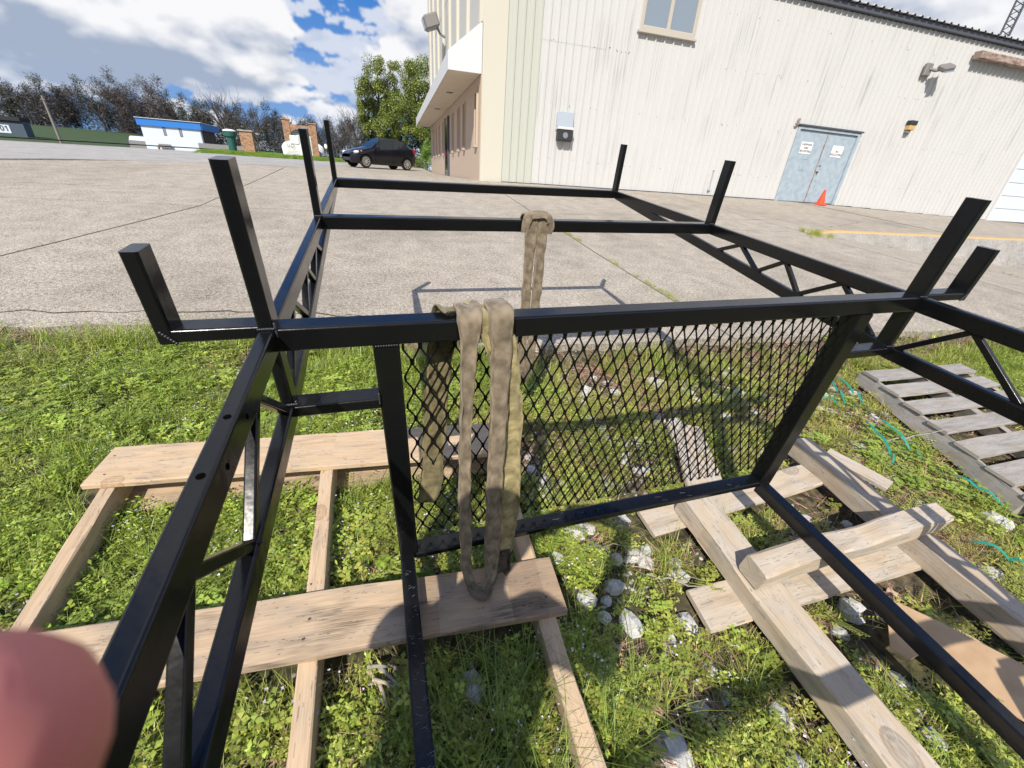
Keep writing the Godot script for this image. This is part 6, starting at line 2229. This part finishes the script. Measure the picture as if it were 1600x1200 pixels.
# ---------------------------------------------------------------- the person who holds the phone
func make_person() -> void:
	var E := Vector3(0, EYE, 0)
	var C := Basis(Vector3(0.9656, 0.0634, 0.2523), Vector3(-0.0613, -0.8869, 0.4578), Vector3(0.2528, -0.4575, -0.8525))    # lens right, down, forward
	var foot := EYE - 1.365
	var t := thing("person", "person in dark jacket holding up a phone, one pink fingertip before its lens", "person", Transform3D(Basis(), Vector3(-0.5, foot, 0.45)))
	var o := t.position
	var neck := Vector3(-0.46, EYE + 0.10, 0.42) - o
	var head := Vector3(-0.42, EYE + 0.28, 0.34) - o
	var shl := Vector3(-0.65, EYE + 0.02, 0.38) - o
	var shr := Vector3(-0.28, EYE + 0.02, 0.42) - o
	var hip := Vector3(-0.50, EYE - 0.48, 0.50) - o
	var ell := Vector3(-0.52, EYE - 0.24, 0.20) - o
	var elr := Vector3(-0.02, EYE - 0.20, 0.36) - o
	var wl := E + C * Vector3(-0.150, 0.085, -0.045) - o
	var wr := E + C * Vector3(0.215, 0.075, -0.040) - o
	# jacket: trunk and sleeves
	var chest := Vector3(-0.465, EYE - 0.10, 0.45) - o
	var waist := Vector3(-0.49, EYE - 0.32, 0.49) - o
	var bones := [[shl + Vector3(0.04, -0.02, 0.02), shr + Vector3(-0.04, -0.02, 0.02), 0.085, 0.085], [chest + Vector3(-0.08, 0, 0), chest + Vector3(0.08, 0, 0), 0.135, 0.135], [waist + Vector3(-0.06, 0, 0), waist + Vector3(0.06, 0, 0), 0.125, 0.125], [hip + Vector3(-0.07, 0.02, 0), hip + Vector3(0.07, 0.02, 0), 0.135, 0.135],
		[chest, hip, 0.13, 0.14], [neck + Vector3(0, -0.06, 0.02), neck + Vector3(0.01, -0.01, 0), 0.085, 0.072], [shl, ell, 0.070, 0.054], [ell, ell.lerp(wl, 0.86), 0.054, 0.038], [shr, elr, 0.070, 0.054], [elr, elr.lerp(wr, 0.86), 0.054, 0.038]]
	# skin: head, neck, forearms and hands in one surface
	var look := (E - o - head).normalized()
	var side := look.cross(Vector3.UP).normalized()
	var hu := side.cross(look).normalized()
	var sk := [[neck + Vector3(0, -0.05, 0.01), head - hu * 0.06, 0.052, 0.055], [head + hu * 0.035 - look * 0.02, head + hu * 0.02 + look * 0.02, 0.092, 0.088], [head - hu * 0.02 + look * 0.02, head - hu * 0.075 + look * 0.055, 0.072, 0.045], [head + look * 0.095 + hu * 0.012, head + look * 0.118 - hu * 0.018, 0.010, 0.014],
		[head + look * 0.088 - hu * 0.055 - side * 0.02, head + look * 0.088 - hu * 0.055 + side * 0.02, 0.009, 0.009], [head - look * 0.005 + side * 0.088 + hu * 0.02, head - look * 0.012 + side * 0.09 - hu * 0.02, 0.012, 0.011], [head - look * 0.005 - side * 0.088 + hu * 0.02, head - look * 0.012 - side * 0.09 - hu * 0.02, 0.012, 0.011],
		[ell.lerp(wl, 0.75), wl, 0.034, 0.028], [elr.lerp(wr, 0.75), wr, 0.034, 0.028]]
	for q in [[neck + Vector3(0, -0.05, 0.01), chest, 0.05, 0.08], [chest, shl, 0.06, 0.045], [chest, shr, 0.06, 0.045], [shl, ell, 0.042, 0.034], [ell, ell.lerp(wl, 0.75), 0.034, 0.032], [shr, elr, 0.042, 0.034], [elr, elr.lerp(wr, 0.75), 0.034, 0.032]]: sk.append(q)
	var body := skin_mesh(sk, 0.009, 0.022)
	var hands := []
	var H := func(l: Array, radii: Array) -> void:
		for i in l.size() - 1:
			hands.append([E + C * l[i] - o, E + C * l[i + 1] - o, radii[i], radii[i + 1]])
	# left hand: palm beside the phone, the index finger bent across in front of the lens
	H.call([Vector3(-0.150, 0.085, -0.045), Vector3(-0.105, 0.066, -0.015)], [0.028, 0.030])
	H.call([Vector3(-0.118, 0.050, -0.008), Vector3(-0.108, 0.095, -0.004)], [0.016, 0.015])
	H.call([Vector3(-0.112, 0.050, -0.004), Vector3(-0.100, 0.046, 0.022), Vector3(-0.074, 0.041, 0.032), Vector3(-0.0468, 0.0320, 0.0322)], [0.0120, 0.0115, 0.0112, 0.0109])
	H.call([Vector3(-0.112, 0.066, -0.004), Vector3(-0.098, 0.066, 0.022), Vector3(-0.070, 0.066, 0.020), Vector3(-0.044, 0.066, 0.012)], [0.0115, 0.0105, 0.0095, 0.0085])
	H.call([Vector3(-0.110, 0.082, -0.004), Vector3(-0.098, 0.084, 0.016), Vector3(-0.072, 0.084, 0.016), Vector3(-0.050, 0.083, 0.008)], [0.011, 0.0098, 0.009, 0.0082])
	H.call([Vector3(-0.108, 0.096, -0.006), Vector3(-0.098, 0.100, 0.010), Vector3(-0.078, 0.101, 0.010), Vector3(-0.060, 0.100, 0.004)], [0.010, 0.0088, 0.008, 0.0072])
	H.call([Vector3(-0.115, 0.060, -0.022), Vector3(-0.085, 0.052, -0.032), Vector3(-0.058, 0.058, -0.028), Vector3(-0.034, 0.062, -0.022)], [0.015, 0.0125, 0.0115, 0.010])
	# right hand round the other end of the phone
	H.call([Vector3(0.215, 0.075, -0.040), Vector3(0.165, 0.050, -0.015)], [0.028, 0.030])
	H.call([Vector3(0.170, 0.028, -0.008), Vector3(0.170, 0.075, -0.006)], [0.016, 0.015])
	for k in 4:
		var y := 0.022 + 0.018 * k
		H.call([Vector3(0.172, y, -0.006), Vector3(0.164, y - 0.002, 0.009), Vector3(0.142, y - 0.004, 0.010), Vector3(0.122 + 0.004 * k, y - 0.004, 0.004)], [0.0112, 0.0102, 0.0092, 0.0082])
	H.call([Vector3(0.170, 0.050, -0.026), Vector3(0.148, 0.036, -0.032), Vector3(0.126, 0.034, -0.028), Vector3(0.106, 0.034, -0.022)], [0.015, 0.0125, 0.0115, 0.010])
	var left := hands.slice(0, 17)
	var st := begin()
	st.append_from(body, 0, Transform3D())
	st.append_from(skin_mesh(left, 0.003, 0.008), 0, Transform3D())
	st.append_from(skin_mesh(hands.slice(17), 0.003, 0.008), 0, Transform3D())
	var mi := MeshInstance3D.new()
	mi.name = "body"
	mi.mesh = st.commit()
	mi.material_override = M.skin
	t.add_child(mi, true)
	part_mesh("jacket", skin_mesh(bones, 0.016, 0.05), M.jacket, t)
	var legs := []
	for s in [-1.0, 1.0]:
		var h := hip + Vector3(s * 0.095, -0.03, 0)
		var kn := Vector3(-0.50 + s * 0.115, foot + 0.47, 0.47) - o
		var an := Vector3(-0.50 + s * 0.125, foot + 0.10, 0.50) - o
		legs.append([h, kn, 0.092, 0.066])
		legs.append([kn, an, 0.064, 0.052])
	legs.append([hip + Vector3(-0.08, -0.02, 0), hip + Vector3(0.08, -0.02, 0), 0.12, 0.12])
	part_mesh("jeans", skin_mesh(legs, 0.016, 0.04), M.denim, t)
	for s in [-1.0, 1.0]:
		var a := Vector3(-0.50 + s * 0.125, foot + 0.045, 0.53) - o
		part_mesh("shoe", skin_mesh([[a, a + Vector3(s * 0.03, -0.01, -0.16), 0.045, 0.038], [a, a + Vector3(0, 0.07, -0.02), 0.045, 0.045]], 0.010, 0.02), M.shoe, t)
	part_mesh("hair", skin_mesh([[head + hu * 0.055 - look * 0.03, head + hu * 0.065 + look * 0.025, 0.090, 0.078], [head - look * 0.05 + hu * 0.02, head - look * 0.06 - hu * 0.04, 0.075, 0.055]], 0.010, 0.02), M.hair, t)
	for s in [-1.0, 1.0]:
		st = begin()
		ball(st, head + look * 0.083 + side * 0.032 * s + hu * 0.008, Vector3.ONE * 0.012, 8, 10)
		part("eye", st, M.white_plate, t)
	# the phone itself
	var ph := thing("phone", "slim black phone held level between the person's hands", "phone", Transform3D(C * Basis.from_scale(Vector3(1, 1, 1)), E + C * Vector3(0.055, 0.028, -0.0075)))
	st = begin()
	box(st, Transform3D(), Vector3(0.162, 0.076, 0.008), 0.003)
	part("case", st, M.phone_black, ph)
	st = begin()
	box(st, Transform3D(Basis(), Vector3(0, 0, -0.0041)), Vector3(0.150, 0.068, 0.001), 0.0004)
	part("screen", st, M.car_glass, ph)

func _ready() -> void:
	# camera, sky, sun and exposure first
	n_low = noise(3, 0.35, 3)
	n_mid = noise(4, 0.55, 3)
	make_view()
	rack_t = Transform3D(Basis(Vector3(0.9991, 0.0163, -0.0388), Vector3(-0.0121, 0.9942, 0.1064), Vector3(0.0403, -0.1059, 0.9936)).orthonormalized(), Vector3(-0.2573, EYE - 0.28, -0.7911))
	make_materials()
	# the setting
	make_ground()
	make_lot()
	make_kerb()
	make_hall()
	make_wall_fittings()
	make_far()
	make_trees()
	make_car()
	# the things in front
	make_rack()
	make_slings()
	make_lumber()
	make_rocks()
	make_debris()
	make_weeds()
	make_person()
